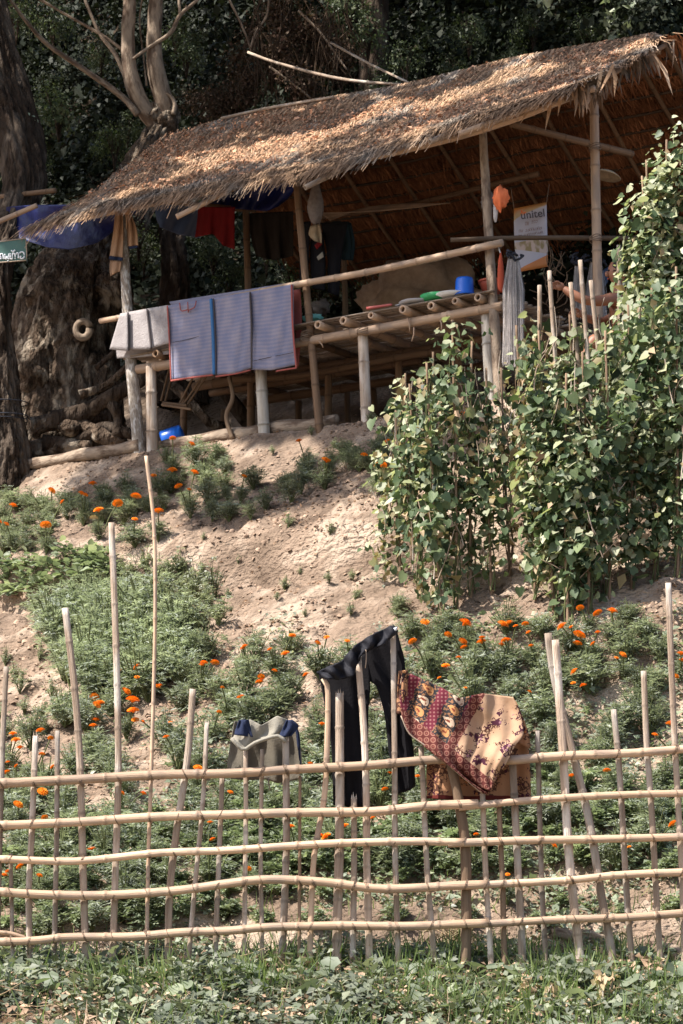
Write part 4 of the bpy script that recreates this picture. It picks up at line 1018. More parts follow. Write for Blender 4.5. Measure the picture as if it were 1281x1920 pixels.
# ------------------------------------------------------------------ under and around the platform
def log(name, label, pts, r, m_='bark_pale', cat='log', **k):
    q2 = []
    for i in range(len(pts)-1):
        for t_ in (0, .25, .5, .75): q2.append(pts[i].lerp(pts[i+1], t_))
    q2.append(pts[-1]); rm = max(r)
    d_ = (q2[-1]-q2[0]); L_ = d_.length
    # a log is stiff: straight chord lifted until it rests on the highest bumps
    ch = [q2[0].lerp(q2[-1], i/(len(q2)-1)) for i in range(len(q2))]
    lift = sorted(gz(c_)-c_.z for c_ in ch)[-3]
    pts = [c_+Vector((0, 0, lift+rm*.75+.01*math.sin(i*1.7))) for i, c_ in enumerate(ch)]
    return pole(name, pts, r, M[m_], None, nodes=0, rough=k.pop('rough', .1), seg=14, label=label, category=cat, **k)
def gp(px, py, up=0.0):
    q = hit(px, py); q.z += up; return q
def pu(px, u, up=0.0):
    ys_ = np.arange(14, 34, .01); k = int(np.argmin(np.abs(ucoord((px-CX)/F*ys_, ys_)-u))); y_ = float(ys_[k]); x_ = (px-CX)/F*y_
    return Vector((x_, y_, float(H(x_, y_))+up))
log('log', 'weathered pale log lying on the soil left of the mottled post', [pu(30, 21.5), pu(150, 21.45), pu(262, 21.4)], [.055, .07, .065])
log('log', 'long grey log lying behind the white bamboo post', [pu(300, 21.62), pu(430, 21.62), pu(520, 21.62), pu(632, 21.6)], [.045, .07, .075, .05])
log('log', 'thin split log lying right of the second tall post', [pu(630, 21.9), pu(700, 21.8), pu(752, 21.7)], [.03, .03, .02])
log('log', 'short fallen timber on the ground by the fence at the lower right', [gp(1245, 1800, .06), gp(1300, 1812, .06)], [.06, .06])
log('log', 'pale half-buried log lying behind the fence at the lower right', [gp(1035, 1772, .02), gp(1090, 1768, .03), gp(1150, 1782, .0)], [.035, .045, .03])
q = pu(322, 22.2, .16); bt = thing('blue_barrel', 'blue plastic barrel lying under the platform', 'barrel', q)
lathe('barrel', q+Vector((0, .15, .08)), [(.001, -.12), (.1, -.12), (.115, -.1), (.118, 0), (.115, .1), (.1, .12), (.001, .12)], M['plastic_blue'], bt, 24, Matrix.Rotation(math.pi/2*.8, 3, 'Y'))
lathe('lid', q+Vector((.115, .15, .10)), [(.001, 0), (.09, 0), (.09, .012), (.001, .014)], M['plastic_blue'], bt, 24, Matrix.Rotation(math.pi/2*.8, 3, 'Y'))
o = blob('plastic_bag', pu(240, 21.8, .06), .1, .08, .09, M['bag_white'], 8, .35, 4); tag(o, 'pale blue and white plastic bag on the ground behind the mottled post', 'bag')
sw = thing('wooden_swing', 'small wooden swing seat tied with cords under the platform', 'swing', HU(335, 765, .3))
for (a, c) in (((304, 759), (358, 767)), ((306, 755), (350, 760))): hp = B(); tube(hp, [HU(a[0], a[1], .3), HU(c[0], c[1], .25)], .014, seg=8); link('slat', hp.me('slat'), M['stick'], sw)
for (a, c) in (((302, 752), (318, 690)), ((310, 752), (326, 690)), ((334, 762), (366, 700)), ((340, 764), (384, 700)), ((348, 764), (392, 698))):
    hp = B(); tube(hp, [HU(a[0], a[1], .3), HU(c[0], c[1], .3)], .011, seg=6); link('cord', hp.me('cord'), M['stick'], sw)
pole('crooked_stick', [pu(436, 21.5), HU(424, 780, .0), HU(437, 745, .0), HU(430, 706, .02)], [.025, .02], M['stick'], None, nodes=0, rough=.15, label='crooked grey stick propping the platform left of the white post', category='stick')

# ------------------------------------------------------------------ big trees at the left
def gnarl(name, c_pts, rads, m_, parent, amp=.2, fr=1.6, seg=56, rings=90, seed=1):
    P = catmull(c_pts, 12); n_ = len(P); V = []
    Ls = np.linspace(0, n_-1, rings)
    for i, l in enumerate(Ls):
        k = int(min(l, n_-2)); p = P[k].lerp(P[k+1], l-k); q = l/(n_-1)*(len(rads)-1); qi = min(int(q), len(rads)-2); r = rads[qi]+(rads[qi+1]-rads[qi])*(q-qi)
        th = 2*np.pi*np.arange(seg)/seg; ca, sa = np.cos(th), np.sin(th); zz = p.z
        rr_ = r*(1+amp*1.6*fbm(ca*fr+seed, sa*fr+zz*.55, seed, 3) + amp*.9*(vnoise(ca*fr*3+seed, sa*fr*3+zz*1.5, seed+3)-.5))
        rr_ = rr_ - .05*(1-np.abs(vnoise(ca*r*17+seed+.3*zz, sa*r*17+zz*3.2, seed+5)*2-1))**3 - .03*(1-np.abs(vnoise(ca*r*34+seed, sa*r*34+zz*7, seed+7)*2-1))**2 + .02*vnoise(ca*r*60, sa*r*60+zz*22, seed+8)
        for j in range(seg): V.append((p.x+ca[j]*rr_[j], p.y+sa[j]*rr_[j], p.z))
    V = np.array(V); ix = np.arange(rings*seg).reshape(rings, seg); jx = np.roll(ix, -1, 1)
    Fq = np.stack([ix[:-1], jx[:-1], jx[1:], ix[1:]], -1).reshape(-1, 4)
    return link(name, mesh_np(name, V, Fq, None, None, True), m_, parent)
def limb(parent, pts, r, m_='bark_pale', name='limb', rough=.08, seg=12, **k):
    b = B(); tube(b, pts, r, seg=seg, rough=rough, nodes=0, **k); return link(name, b.me(name), M[m_], parent)

base = U(130, 850, 24.6); base.z = gz(base)
tA = thing('pollarded_tree', 'broad gnarled old tree left of the hut whose two pale limbs rise above the thatch', 'tree', base)
gnarl('trunk', [U(130, 900, 24.9), U(128, 780, 24.9), U(128, 640, 25.0), U(148, 520, 25.2), U(205, 420, 25.7), U(262, 320, 26.0), U(305, 240, 26.2), U(308, 222, 26.2)], [.72, .64, .62, .56, .42, .26, .17, .12], M['bark_gnarled'], tA, .26, seg=150, rings=240)
lump = [(155, 620, 24.25, .09), (70, 700, 24.4, .22), (205, 560, 24.6, .2), (95, 560, 24.5, .22), (330, 222, 26.1, .12), (150, 740, 24.4, .2)]
# burl with a hollow
bc = U(156, 618, 24.22); b = B()
tube(b, [bc+Vector((math.cos(a)*.078, 0, math.sin(a)*.09)) for a in np.linspace(.3, 2*math.pi+.1, 16)], [.045, .035, .04, .045], seg=10, rough=.15, crv=False)
link('burl', b.me('burl'), M['bark_pale'], tA)
for (px, py, d, r) in ((70, 690, 24.45, .24), (205, 560, 24.8, .22), (90, 560, 24.6, .2), (318, 224, 26.1, .13), (292, 212, 26.1, .10), (180, 700, 24.5, .2), (130, 640, 24.45, .16)):
    blob('burl', U(px, py, d), r, r*.8, r*1.1, M['bark_gnarled'], int(px), .3, 2.2, tA, seg=28, rings=20)
limb(tA, [U(300, 240, 26.2), U(270, 205, 26.1), U(245, 140, 26), U(240, 60, 26), U(243, -20, 26), U(235, -160, 26)], [.105, .095, .08, .075, .07, .06], seg=14)
limb(tA, [U(312, 240, 26.2), U(306, 190, 26.1), U(291, 120, 26), U(290, 50, 26), U(294, -20, 26), U(310, -160, 26)], [.12, .105, .09, .08, .078, .06], seg=14)
limb(tA, [U(258, 215, 26), U(228, 180, 26), U(150, 125, 25.8), U(80, 75, 25.6), U(20, 0, 25.4), U(0, -40, 25.4)], [.04, .035, .03, .026, .02, .02], name='branch', rough=.05)
limb(tA, [U(238, 150, 26), U(215, 100, 26), U(185, 60, 26), U(160, 0, 26)], [.03, .026, .02, .02], name='branch')
limb(tA, [U(232, 95, 26), U(190, 65, 26), U(120, 25, 26), U(60, -10, 26)], [.02, .018, .015, .014], name='branch')
limb(tA, [U(250, 110, 25.9), U(285, 85, 25.9), U(320, 62, 25.9), U(338, 28, 25.9), U(370, 0, 25.9), U(380, -20, 25.9)], [.016, .02, .026, .02, .018], name='branch', rough=.05)
limb(tA, [U(338, 28, 25.9), U(336, 0, 25.9), U(340, -20, 25.9)], [.02, .018, .016], name='branch')
limb(tA, [U(325, 215, 26), U(328, 195, 26), U(318, 178, 26), U(300, 172, 26)], [.03, .026, .02, .016], name='branch')
limb(tA, [U(275, 160, 26), U(270, 110, 26.1), U(262, 40, 26.1), U(268, -10, 26)], [.012, .012, .01, .01], name='branch', rough=0)
# roots spreading under the hut
for i, (pts, r) in enumerate(([[(100, 790), (165, 770), (215, 740), (262, 715), (300, 680)], [.12, .09, .08, .075, .05]],
                [[(60, 800), (110, 790), (130, 805), (155, 800), (200, 822), (230, 830)], [.11, .09, .09, .08, .09, .05]],
                [[(220, 820), (222, 785), (212, 762), (206, 755)], [.07, .06, .055, .06]],
                [[(150, 740), (200, 722), (245, 680), (262, 650)], [.05, .04, .035, .03]],
                [[(80, 830), (140, 830), (170, 815), (200, 800), (250, 815)], [.09, .07, .06, .06, .05]],
                [[(300, 700), (350, 745), (390, 790), (430, 805)], [.06, .05, .05, .06]],
                [[(180, 690), (215, 660), (235, 640)], [.03, .03, .02]],
                [[(40, 850), (100, 838), (170, 836)], [.12, .1, .06]],
                [[(350, 640), (395, 700), (440, 760), (470, 800)], [.10, .09, .08, .07]])):
    d0 = 24.0 if i not in (5, 8) else 24.6
    limb(tA, [U(q[0], q[1], d0 + (.1 if k % 2 else 0) - .0015*(q[0]-100)) for k, q in enumerate(pts)], r, 'bark_gnarled' if i % 2 else 'bark', 'root', .18, 14, step=.04)
base = U(18, 880, 23.75); base.z = gz(base)
tB = thing('wired_tree', 'dark tree trunk at the left edge with wire bound round its base', 'tree', base)
gnarl('trunk', [U(12, 920, 23.8), U(14, 850, 23.8), U(6, 760, 23.8), U(2, 620, 23.8), U(0, 500, 23.9), U(24, 420, 24.2), U(46, 340, 24.5), U(22, 230, 24.8), U(-8, 110, 25), U(-28, 0, 25.2), U(-60, -200, 25.4)],
      [.34, .28, .21, .15, .14, .18, .24, .28, .26, .23, .2], M['bark'], tB, .2, seg=110, rings=260)
for py in (756, 781, 788):
    b = B(); c_ = U(12, py, 23.8); tube(b, [c_+Vector((math.cos(a)*.232, math.sin(a)*.232, .01*math.sin(a))) for a in np.linspace(0, 6.28, 24)], .006, seg=5, crv=False, cap=False); link('wire', b.me('wire'), M['net_dark'], tB)
base = U(335, 690, 25.6); base.z = gz(base)
tC = thing('dead_tree', 'dark stump-like trunk in the shade behind the blue tarpaulin', 'tree', base)
gnarl('trunk', [U(345, 760, 25.8), U(335, 640, 25.8), U(328, 520, 25.8), U(322, 420, 26), U(330, 300, 26.6)], [.34, .28, .17, .15, .13], M['bark'], tC, .2, seg=30, rings=50)
base = U(1205, 120, 27.5)
tD = thing('bright_leaved_tree', 'pale-leaved tree rising behind the right end of the ridge', 'tree', base)
limb(tD, [U(1216, 400, 27.6), U(1207, 180, 27.6), U(1200, 60, 27.5), U(1195, -120, 27.4)], [.17, .15, .13, .1], 'bark', 'trunk', .08)
pos = []; out = []
for (px, py, r, n_) in ((1170, 25, .28, 60), (1230, 30, .3, 70), (1150, 80, .2, 34), (1245, 120, .3, 70), (1205, -60, .6, 160), (1262, 195, .2, 40), (1225, 90, .2, 50), (1030, -10, .2, 30)):
    c_ = np.array(U(px, py, 27.1)); p = rnd(n_)*r*.55; pos.append(c_+p); out.append(p)
cloud('crown', np.concatenate(pos), np.concatenate(out), .13, M['white_leaf'], tD, 'fold', .6, .3)

# dry canes poking above the roof
for lab, pts, r in (('long dry cane arching down onto the ridge from the left', [U(465, 98, 25.6), U(520, 118, 25.4), U(640, 148, 24.8), U(772, 160, 24.0)], [.016, .018, .013]),
                    ('second dry cane slanting down to the ridge', [U(620, 80, 25.6), U(690, 118, 25), U(776, 160, 24.0)], [.014, .014, .012])):
    pole('dry_cane', pts, r, M['bamboo_grey'], None, nodes=.4, seg=7, label=lab, category='cane')
for pts in ([(430, 0), (450, 40), (470, 90), (468, 100)], [(560, 20), (600, 60), (625, 95), (650, 130)], [(505, 125), (540, 150), (590, 190)], [(470, 90), (480, 60), (500, 30), (505, -10)]):
    pole('liana', [U(q[0], q[1], 26.6) for q in pts], [.016, .012], M['bark_pale'], None, nodes=0, seg=7, label='thin bare liana hanging in the dark wood above the ridge', category='liana', group='bare lianas above the ridge')
for (a, c) in (((415, 222), (490, 205)), ((490, 205), (625, 182)), ((1040, 105), (1240, 68))):
    hpole('ridge_lath', [HU(a[0], a[1], 1.6), HU(c[0], c[1], 1.6)], [.016, .014], 'bamboo_grey', nodes=0)

# ------------------------------------------------------------------ dark wood behind
def crown_pts(r, n_, flat=.85, clumps=9):
    cs = norm(rnd(clumps))*r*RNG.uniform(.35, .8, (clumps, 1)); cs[:, 2] *= flat
    k = RNG.integers(0, clumps, n_); p = cs[k]+rnd(n_)*r*.2
    return p, p+norm(p)*.2*r
BUSH = {}
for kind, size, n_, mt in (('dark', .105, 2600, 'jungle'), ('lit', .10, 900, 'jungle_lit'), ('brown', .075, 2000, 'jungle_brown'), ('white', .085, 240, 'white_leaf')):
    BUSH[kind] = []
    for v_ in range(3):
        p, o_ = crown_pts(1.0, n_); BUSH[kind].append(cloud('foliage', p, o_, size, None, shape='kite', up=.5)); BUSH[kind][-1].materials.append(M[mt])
b = B()
for i in range(14):
    a = random.uniform(0, 6.28); e = random.uniform(.3, .9)
    tube(b, [(0, 0, -1.0), (math.cos(a)*.2*e, math.sin(a)*.2*e, -.3), (math.cos(a)*.6*e, math.sin(a)*.6*e, .4*e)], [.03, .018, .008], seg=5, step=.3)
BSTEM = b.me('stems'); BSTEM.materials.append(M['bark'])
BL = {'dark': ('dark leafy bush on the shaded slope behind the hut', 'dark bushes on the slope behind the hut'),
      'lit': ('bush with sun-flecked green leaves in the dark wood behind the hut', 'sun-flecked bushes in the dark wood'),
      'brown': ('dry brown bush in the dark wood above the ridge', 'dry brown bushes above the ridge'),
      'white': ('low bush with pale bleached leaves at the edge of the wood', 'pale-leaved bushes round the hut')}
def bush(px, py, kind, r, d=None, flat=1.):
    q = hit(px, py) if d is None else U(px, py, d)
    wh = ('left of the wired tree' if px < 60 else 'between the wired tree and the pale limbs' if px < 220 else 'by the pale limbs' if px < 360 else 'above the left half of the ridge' if px < 650 else 'above the middle of the ridge' if px < 900 else 'above the right end of the ridge' if px < 1150 else 'behind the right gable')
    if py > 400: wh = 'low behind the platform' if px > 350 else 'low beside the gnarled trunk'
    if py < 60: wh = 'at the top, '+wh
    o = thing('bush', {'dark': 'dark leafy bush', 'lit': 'green sun-flecked bush', 'brown': 'dry brown bush', 'white': 'pale-leaved bush'}[kind]+' '+wh, 'bush', q, None); o['group'] = 'bushes: '+o['label']; s = r
    o.scale = (s, s*.8, s*flat); o.rotation_euler = (0, 0, random.uniform(0, 6.28))
    f = bpy.data.objects.new('foliage', random.choice(BUSH[kind])); C.objects.link(f); f.parent = o
    st = bpy.data.objects.new('stems', BSTEM); C.objects.link(st); st.parent = o
random.seed(5)
for (px, py) in [(x_+random.uniform(-35, 35), y_+random.uniform(-25, 25)) for x_ in range(-60, 1400, 100) for y_ in range(-30, 520, 105)]:
    if py > 430 and 560 < px < 900: continue
    if px > 1300 and py > 300: continue
    bush(px, py, 'dark', random.uniform(.75, 1.05))
for (px, py, r) in ((690, 50, .42), (760, 110, .4), (655, 10, .4), (880, 60, .35), (850, 130, .3), (720, 160, .3), (960, 110, .3), (110, 200, .42), (45, 250, .4), (70, 300, .3), (215, 270, .35), (240, 240, .25), (190, 95, .3), (100, 40, .4), (30, 30, .35), (330, 60, .3), (350, 100, .3), (1000, 60, .35), (1100, 60, .3)):
    bush(px, py, 'lit', r, 26.6 if px < 400 else 27.2)
for (px, py, r) in ((510, 90, .55), (560, 170, .5), (450, 190, .45), (600, 60, .5), (400, 200, .4), (540, 30, .5), (640, 110, .35), (470, 140, .4)): bush(px, py, 'brown', r, 26.9)
for (px, py, r) in ((40, 230, .4), (20, 290, .35), (60, 330, .3), (260, 440, .3), (790, 470, .42), (720, 475, .4), (850, 460, .4), (700, 500, .3), (655, 480, .3), (930, 440, .35), (590, 560, .3), (640, 560, .3), (980, 520, .3), (540, 520, .3)):
    bush(px, py, 'white', r, 24.9 if px < 300 else 26.1)
for (px, py, r) in ((660, 520, .4), (740, 520, .4), (600, 530, .4), (540, 540, .4), (400, 470, .4), (270, 470, .35), (500, 470, .4), (430, 520, .4), (820, 470, .4), (480, 560, .4)): bush(px, py, 'lit', r*.8, 26.0 if px > 300 else 25.2)
# hanging dry vines in the brown patch
b = B()
for i in range(120):
    p = U(random.uniform(470, 660), random.uniform(-10, 110), 26.5+random.random()*.6); q = p+Vector((random.uniform(-.3, .3), 0, -random.uniform(.3, 1.0)))
    tube(b, [p, p.lerp(q, .5)+Vector((random.uniform(-.12, .12), 0, .05)), q], [.006, .004], seg=4, step=.12, cap=False)
link('dry_vines', b.me('dry_vines'), M['jungle_brown'], kind='stuff', label='tangle of thin dry brown vines hanging above the ridge', category='vines')

# overhead crowns that throw the dappled shade
def canopy(px_root, name_o, cs, n_per, size=.17):
    pos = []; out = []
    for (x_, y_, z_, r) in cs:
        p = norm(rnd(n_per))*r*RNG.uniform(.3, 1, (n_per, 1))**.5; p[:, 2] *= .5; pos.append(np.array((x_, y_, z_))+p); out.append(p)
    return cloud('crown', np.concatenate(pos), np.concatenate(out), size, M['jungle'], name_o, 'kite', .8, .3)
random.seed(31); RNG = np.random.default_rng(5)
cs = [(x_+random.uniform(-.5, .5), y_+random.uniform(-.4, .4), 13.4+random.uniform(-.4, 1.2)+max(0, y_-25)*.35, random.uniform(.8, 1.15)) for x_ in np.arange(-9, 5, 1.45) for y_ in np.arange(22.4, 31.5, 1.45)]
cs += [(x_, y_, 15+max(0, y_-25)*.75, 1.7) for x_ in np.arange(-12, 6, 2.2) for y_ in np.arange(32, 39, 2.2)]
cs += [(x_+random.uniform(-.5, .5), y_+random.uniform(-.4, .4), 13.2+random.uniform(-.3, 1.0), random.uniform(.45, .85)) for x_ in np.arange(-8.4, 1.2, 1.15) for y_ in np.arange(17.6, 22.5, 1.15) if random.random() < .8]
csA = [c_ for c_ in cs if c_[0] < -2.2]; csB = [c_ for c_ in cs if c_[0] >= -2.2]
canopy(0, tA, csA, 540); 
base = U(700, 200, 29); base.z = gz(base)
tE = thing('shade_tree', 'tall forest tree behind the hut whose crown shades the wood', 'tree', base)
limb(tE, [base, base+Vector((0, 0, 3)), base+Vector((-.2, -.5, 7))], [.2, .17, .1], 'bark', 'trunk', .08)
canopy(0, tE, csB, 520)

# leafy ground cover clothing the steep slope behind the hut
n = 110000
y = RNG.uniform(24.6, 40, n); x = RNG.uniform(-.27, .27, n)*y; z = H(x, y)
kp = ucoord(x, y) > 25.3
x, y, z = x[kp], y[kp], z[kp]; n = len(x)
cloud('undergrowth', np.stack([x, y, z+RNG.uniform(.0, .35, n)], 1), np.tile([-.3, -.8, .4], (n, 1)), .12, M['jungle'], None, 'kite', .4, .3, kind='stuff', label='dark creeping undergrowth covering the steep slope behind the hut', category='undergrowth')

# ------------------------------------------------------------------ bean trellis
random.seed(77); RNG = np.random.default_rng(77)
HE = mesh_np('leaf', HEART_V, np.array(HEART_F), np.full(9, .5)); HE.materials.append(M['bean_leaf'])
HE2 = mesh_np('leaf', [(q[0]*1.1, q[1], q[2]*1.6) for q in HEART_V], np.array(HEART_F), np.full(9, .85)); HE2.materials.append(M['bean_leaf'])
HE3 = mesh_np('leaf', [(q[0]*.8, q[1], q[2]*2.4) for q in HEART_V], np.array(HEART_F), np.full(9, .6)); HE3.materials.append(M['bean_dry'])
def vine(bx, by, tx, ty, spread, n_, label, dry=.12, lo=.03, hi=.97, nbig=26, base=None, extra=0.0, m_='stick', pale=.2):
    q = base or hit(bx, by); top = U(tx, ty, q.y+random.uniform(-.08, .12))
    r_ = thing('bean_vine', label, 'plant', q, 'climbing beans on bamboo stakes')
    b = B(); up = (top-q)
    tube(b, [q-Vector((0, 0, .08)), q.lerp(top, .5)+Vector((random.uniform(-.02, .02), 0, 0)), top+up*extra], [.013, .009], seg=7, nodes=0); link('stake', b.me('stake'), M[m_], r_)
    # wandering leafy shoots winding up the stake
    P_ = []; O_ = []
    ns = 8
    for s_ in range(ns):
        if s_ == 1 and random.random() < .5: continue
        ph = random.uniform(0, 6.28); rr0 = random.uniform(.25, 1.25)*spread; a0 = random.uniform(lo, lo+.4); a1 = min(hi, a0+random.uniform(.25, .8))
        k_ = n_//ns; a = RNG.uniform(a0, a1, k_)
        th = ph+a*random.uniform(3, 9); rr = rr0*(.55+.6*vnoise(a*7+ph, a*0+s_, 4))
        c = np.array(q)[None]+np.array(up)[None]*a[:, None]; o_ = np.stack([np.cos(th)*rr, np.sin(th)*rr, 0*a], 1)+rnd(k_)*.055
        P_.append(c+o_); O_.append(o_+rnd(k_)*.03)
    P_ = np.concatenate(P_); O_ = np.concatenate(O_)
    dk = RNG.random(len(P_)) < dry
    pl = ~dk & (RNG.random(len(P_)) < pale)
    cloud('foliage', P_[~dk & ~pl], O_[~dk & ~pl]+np.array([-.03, -.08, 0]), .058, M['bean_leaf'], r_, 'heart', .35, .4, .9, kind='stuff', label='bean foliage climbing the stake')
    if pl.any(): cloud('foliage', P_[pl]+np.array([-.03, -.03, .02]), O_[pl]+np.array([-.1, -.08, .1]), .052, M['bean_sunlit'], r_, 'heart', .6, .3, .5, kind='stuff', label='bean leaves coloured paler to look sunlit')
    if dk.any(): cloud('dry_foliage', P_[dk], O_[dk], .07, M['bean_dry'], r_, 'fold', .2, .4, 1.2, kind='stuff', label='withered bean leaves')
    # big leaves on the outside, one object each
    idx_ = RNG.choice(len(P_), min(nbig, len(P_)), replace=False)
    nn = norm(O_[idx_])*.6+np.array([-.1, -.6, .35])+rnd(len(idx_))*.3; X, Y, N = frames(nn, rnd(len(idx_))*.4+np.array([0, 0, -1.]))
    for j, i_ in enumerate(idx_):
        f = bpy.data.objects.new('leaf', HE3 if random.random() < dry*.8 else random.choice((HE, HE2))); C.objects.link(f); f.parent = r_
        Mx = Matrix((X[j], Y[j], N[j])).transposed().to_4x4(); s_ = random.uniform(.04, .085)
        pos_ = Vector(P_[i_])+Vector((O_[i_][0]*.3, -abs(O_[i_][1])*.4-.03, 0)) - Vector(q)
        f.matrix_local = Matrix.Translation(pos_) @ Mx @ Matrix.Scale(s_, 4)
    b = B()
    for s_ in range(7):
        p_ = q+up*random.uniform(.1, .8)+Vector((random.gauss(0, spread*.5), random.gauss(0, spread*.3)-.05, 0)); d_ = Vector((random.gauss(0, .12), random.gauss(0, .06), random.uniform(.1, .45)))
        tube(b, [p_, p_+d_*.5+Vector((random.gauss(0, .03), 0, 0)), p_+d_], [.005, .003], seg=4, cap=False, step=.08)
    link('stem', b.me('stem'), M['bamboo_grey'], r_)
    # tendril stems
    b = B()
    for s_ in range(3):
        ph = random.uniform(0, 6.28)
        tube(b, [q+up*a+Vector((math.cos(ph+a*14)*.03, math.sin(ph+a*14)*.03, 0)) for a in np.linspace(0, .9, 14)], [.006, .003], seg=4, cap=False)
    link('stem', b.me('stem'), M['stem'] if dry < .3 else M['stick'], r_)
LV = 'climbing bean vine %s'
vines = [
 # left group
 (752, 1090, 742, 770, .16, 300, 'with pale leaves at the left edge of the left bean group', .25),
 (790, 1125, 768, 720, .17, 420, 'on the second stake of the left bean group, leaves thick near its foot', .1),
 (830, 1155, 800, 680, .17, 420, 'on the lowest-standing stake of the left bean group', .1),
 (858, 1148, 848, 600, .17, 520, 'on the tallest stake of the left bean group', .14),
 (884, 1120, 885, 640, .14, 340, 'right of the tallest stake in the left bean group', .18),
 (922, 1110, 912, 690, .12, 240, 'on the thin stake at the right edge of the left bean group', .2),
 (770, 990, 760, 700, .15, 260, 'set back behind the left edge of the left bean group', .3),
 (815, 980, 812, 660, .15, 260, 'set back in the middle of the left bean group', .2),
 (958, 1085, 940, 690, .07, 60, 'almost bare, dry, in the gap between the two bean groups', .7),
 # right group front
 (1005, 1130, 1000, 800, .13, 300, 'short, at the left front of the right bean group', .15),
 (1040, 1168, 1010, 620, .17, 520, 'leaning left at the near left corner of the right bean group', .12),
 (1066, 1178, 1062, 700, .17, 520, 'thick to the ground at the front of the right bean group', .06),
 (1105, 1150, 1092, 660, .18, 560, 'second from the front corner of the right bean group', .06),
 (1143, 1125, 1135, 620, .18, 560, 'in the middle of the front row of the right bean group', .06),
 (1185, 1105, 1178, 570, .18, 560, 'right of the middle in the front row of the right bean group', .05),
 (1228, 1095, 1222, 540, .18, 560, 'near the right edge in the front row of the right bean group', .05),
 (1272, 1085, 1268, 500, .18, 560, 'cut by the right edge of the view in the front row', .05),
 # right group back rows
 (985, 960, 968, 610, .15, 320, 'dry and pale at the left rear of the right bean group', .5),
 (1030, 950, 1012, 575, .16, 360, 'half withered in the rear row by the person', .4),
 (1080, 950, 1068, 590, .17, 420, 'in the rear row below the stretched arm', .2),
 (1130, 930, 1124, 590, .18, 460, 'in the rear row below the seated person', .12),
 (1175, 900, 1172, 620, .14, 300, 'in the rear row hiding the face of the person', .12),
 (1240, 860, 1204, 330, .14, 700, 'with pale sunlit leaves at the left shoulder of the tallest mass', .12),
 (1222, 860, 1212, 300, .19, 860, 'second from left in the tallest bean mass at the right', .08),
 (1255, 855, 1250, 262, .2, 900, 'topping the tallest bean mass at the right edge', .06),
 (1290, 850, 1290, 238, .2, 900, 'highest of all, cut by the right edge of the view', .05),
 (1205, 940, 1200, 560, .18, 520, 'in the dark middle of the right bean group', .06),
 (1250, 960, 1250, 560, .18, 520, 'low in the shade at the right edge behind the front row', .05),
]
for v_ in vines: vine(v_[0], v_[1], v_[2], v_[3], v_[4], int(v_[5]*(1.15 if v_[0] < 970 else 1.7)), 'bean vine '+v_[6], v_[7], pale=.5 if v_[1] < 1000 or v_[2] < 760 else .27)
for (bx, by, tx, ty, lab) in ((1012, 960, 1012, 535, 'straight pale stake standing clear of the beans left of the person'), (1060, 960, 1030, 508, 'leaning stake crossing in front of the hanging nets, left one'),
        (1125, 960, 1088, 488, 'thick slanting stake in front of the person\'s arm'), (1110, 960, 1070, 530, 'thin slanting stake beside the thick one before the arm'), (1150, 940, 1108, 526, 'slanting stake pointing at the person\'s shoulder'),
        (1078, 760, 1079, 692, 'short grey stake in the leaves of the right group'), (1165, 800, 1160, 460, 'upright stake in front of the person\'s head')):
    q = hit(bx, by); top = U(tx, ty, q.y)
    pole('bamboo_stake', [q-Vector((0, 0, .1)), q.lerp(top, .5), top], [.02, .018], M['bamboo_grey'], None, nodes=.25, seg=8, label=lab, category='stake', group='bare stakes in the bean rows')

# ------------------------------------------------------------------ garden plants
random.seed(3); RNG = np.random.default_rng(3)
LEAFLET_V = [(0, 0, 0), (-.12, .45, .04), (0, 1, -.08), (.12, .45, .04)]
def fern_plant(n_stem, h, spread, leaf, lf_n, size, mt, stem_m=True, shape=None):
    """bushy herb: arching stems with pinnate leaves"""
    P_ = []; Yd = []; Nd = []; b = B()
    for i in range(n_stem):
        a = random.uniform(0, 6.28); e = random.random()**.7*spread; hh = h*random.uniform(.6, 1.05)*(1-.35*e/spread)
        p = [Vector((0, 0, 0)), Vector((math.cos(a)*e*.45, math.sin(a)*e*.45, hh*.55)), Vector((math.cos(a)*e, math.sin(a)*e, hh))]
        tube(b, p, [.006, .003], seg=4, step=.12, cap=False)
        c = catmull(p, 6)
        for k in range(leaf):
            q = c[int(random.uniform(.3, 1)**.8*(len(c)-1))]; la = random.uniform(0, 6.28); d = Vector((math.cos(la), math.sin(la), random.uniform(-.25, .75))).normalized()
            L_ = size*random.uniform(1.2, 2.2); side = d.cross(Vector((0, 0, 1))).normalized(); up = side.cross(d)
            for j in range(lf_n):
                f_ = (j+1)/lf_n; sg_ = (-1, 1)[j % 2]
                P_.append(q+d*L_*f_-Vector((0, 0, L_*.35*f_*f_))); Yd.append(d*.75+side*sg_*(1 if j < lf_n-1 else 0)*.8+Vector((0, 0, random.uniform(-.2, .1)))); Nd.append(up+Vector((random.gauss(0, .3), random.gauss(0, .3), random.gauss(0, .2))))
    n_ = len(P_); X, Y, N = frames(np.array(Nd), np.array(Yd))
    bv, bf = shape or (LEAFLET_V, LEAF_F)
    v, f, t = scatter(bv, bf, np.array(P_), X, Y, N, size*RNG.uniform(.7, 1.3, n_), np.clip(.5+.18*RNG.normal(size=n_), 0, 1))
    me = mesh_np('foliage', v, f, t); me.materials.append(M[mt])
    st = b.me('stems'); st.materials.append(M['stem']); return me, st
MG = [fern_plant(20, .36, .17, 7, 7, random.choice((.040, .046, .052)), 'marigold_leaf') for _ in range(8)]
TH = [fern_plant(24, .36, .16, 7, 7, .036, 'sage_herb') for _ in range(4)]
WD = [fern_plant(13, .24, .17, 6, 5, .045, 'weed_leaf', shape=(LEAF_V, LEAF_F)) for _ in range(5)]
PWD = [fern_plant(16, .42, .15, 6, 5, .032, 'pale_weed', shape=(LEAF_V, LEAF_F)) for _ in range(4)]
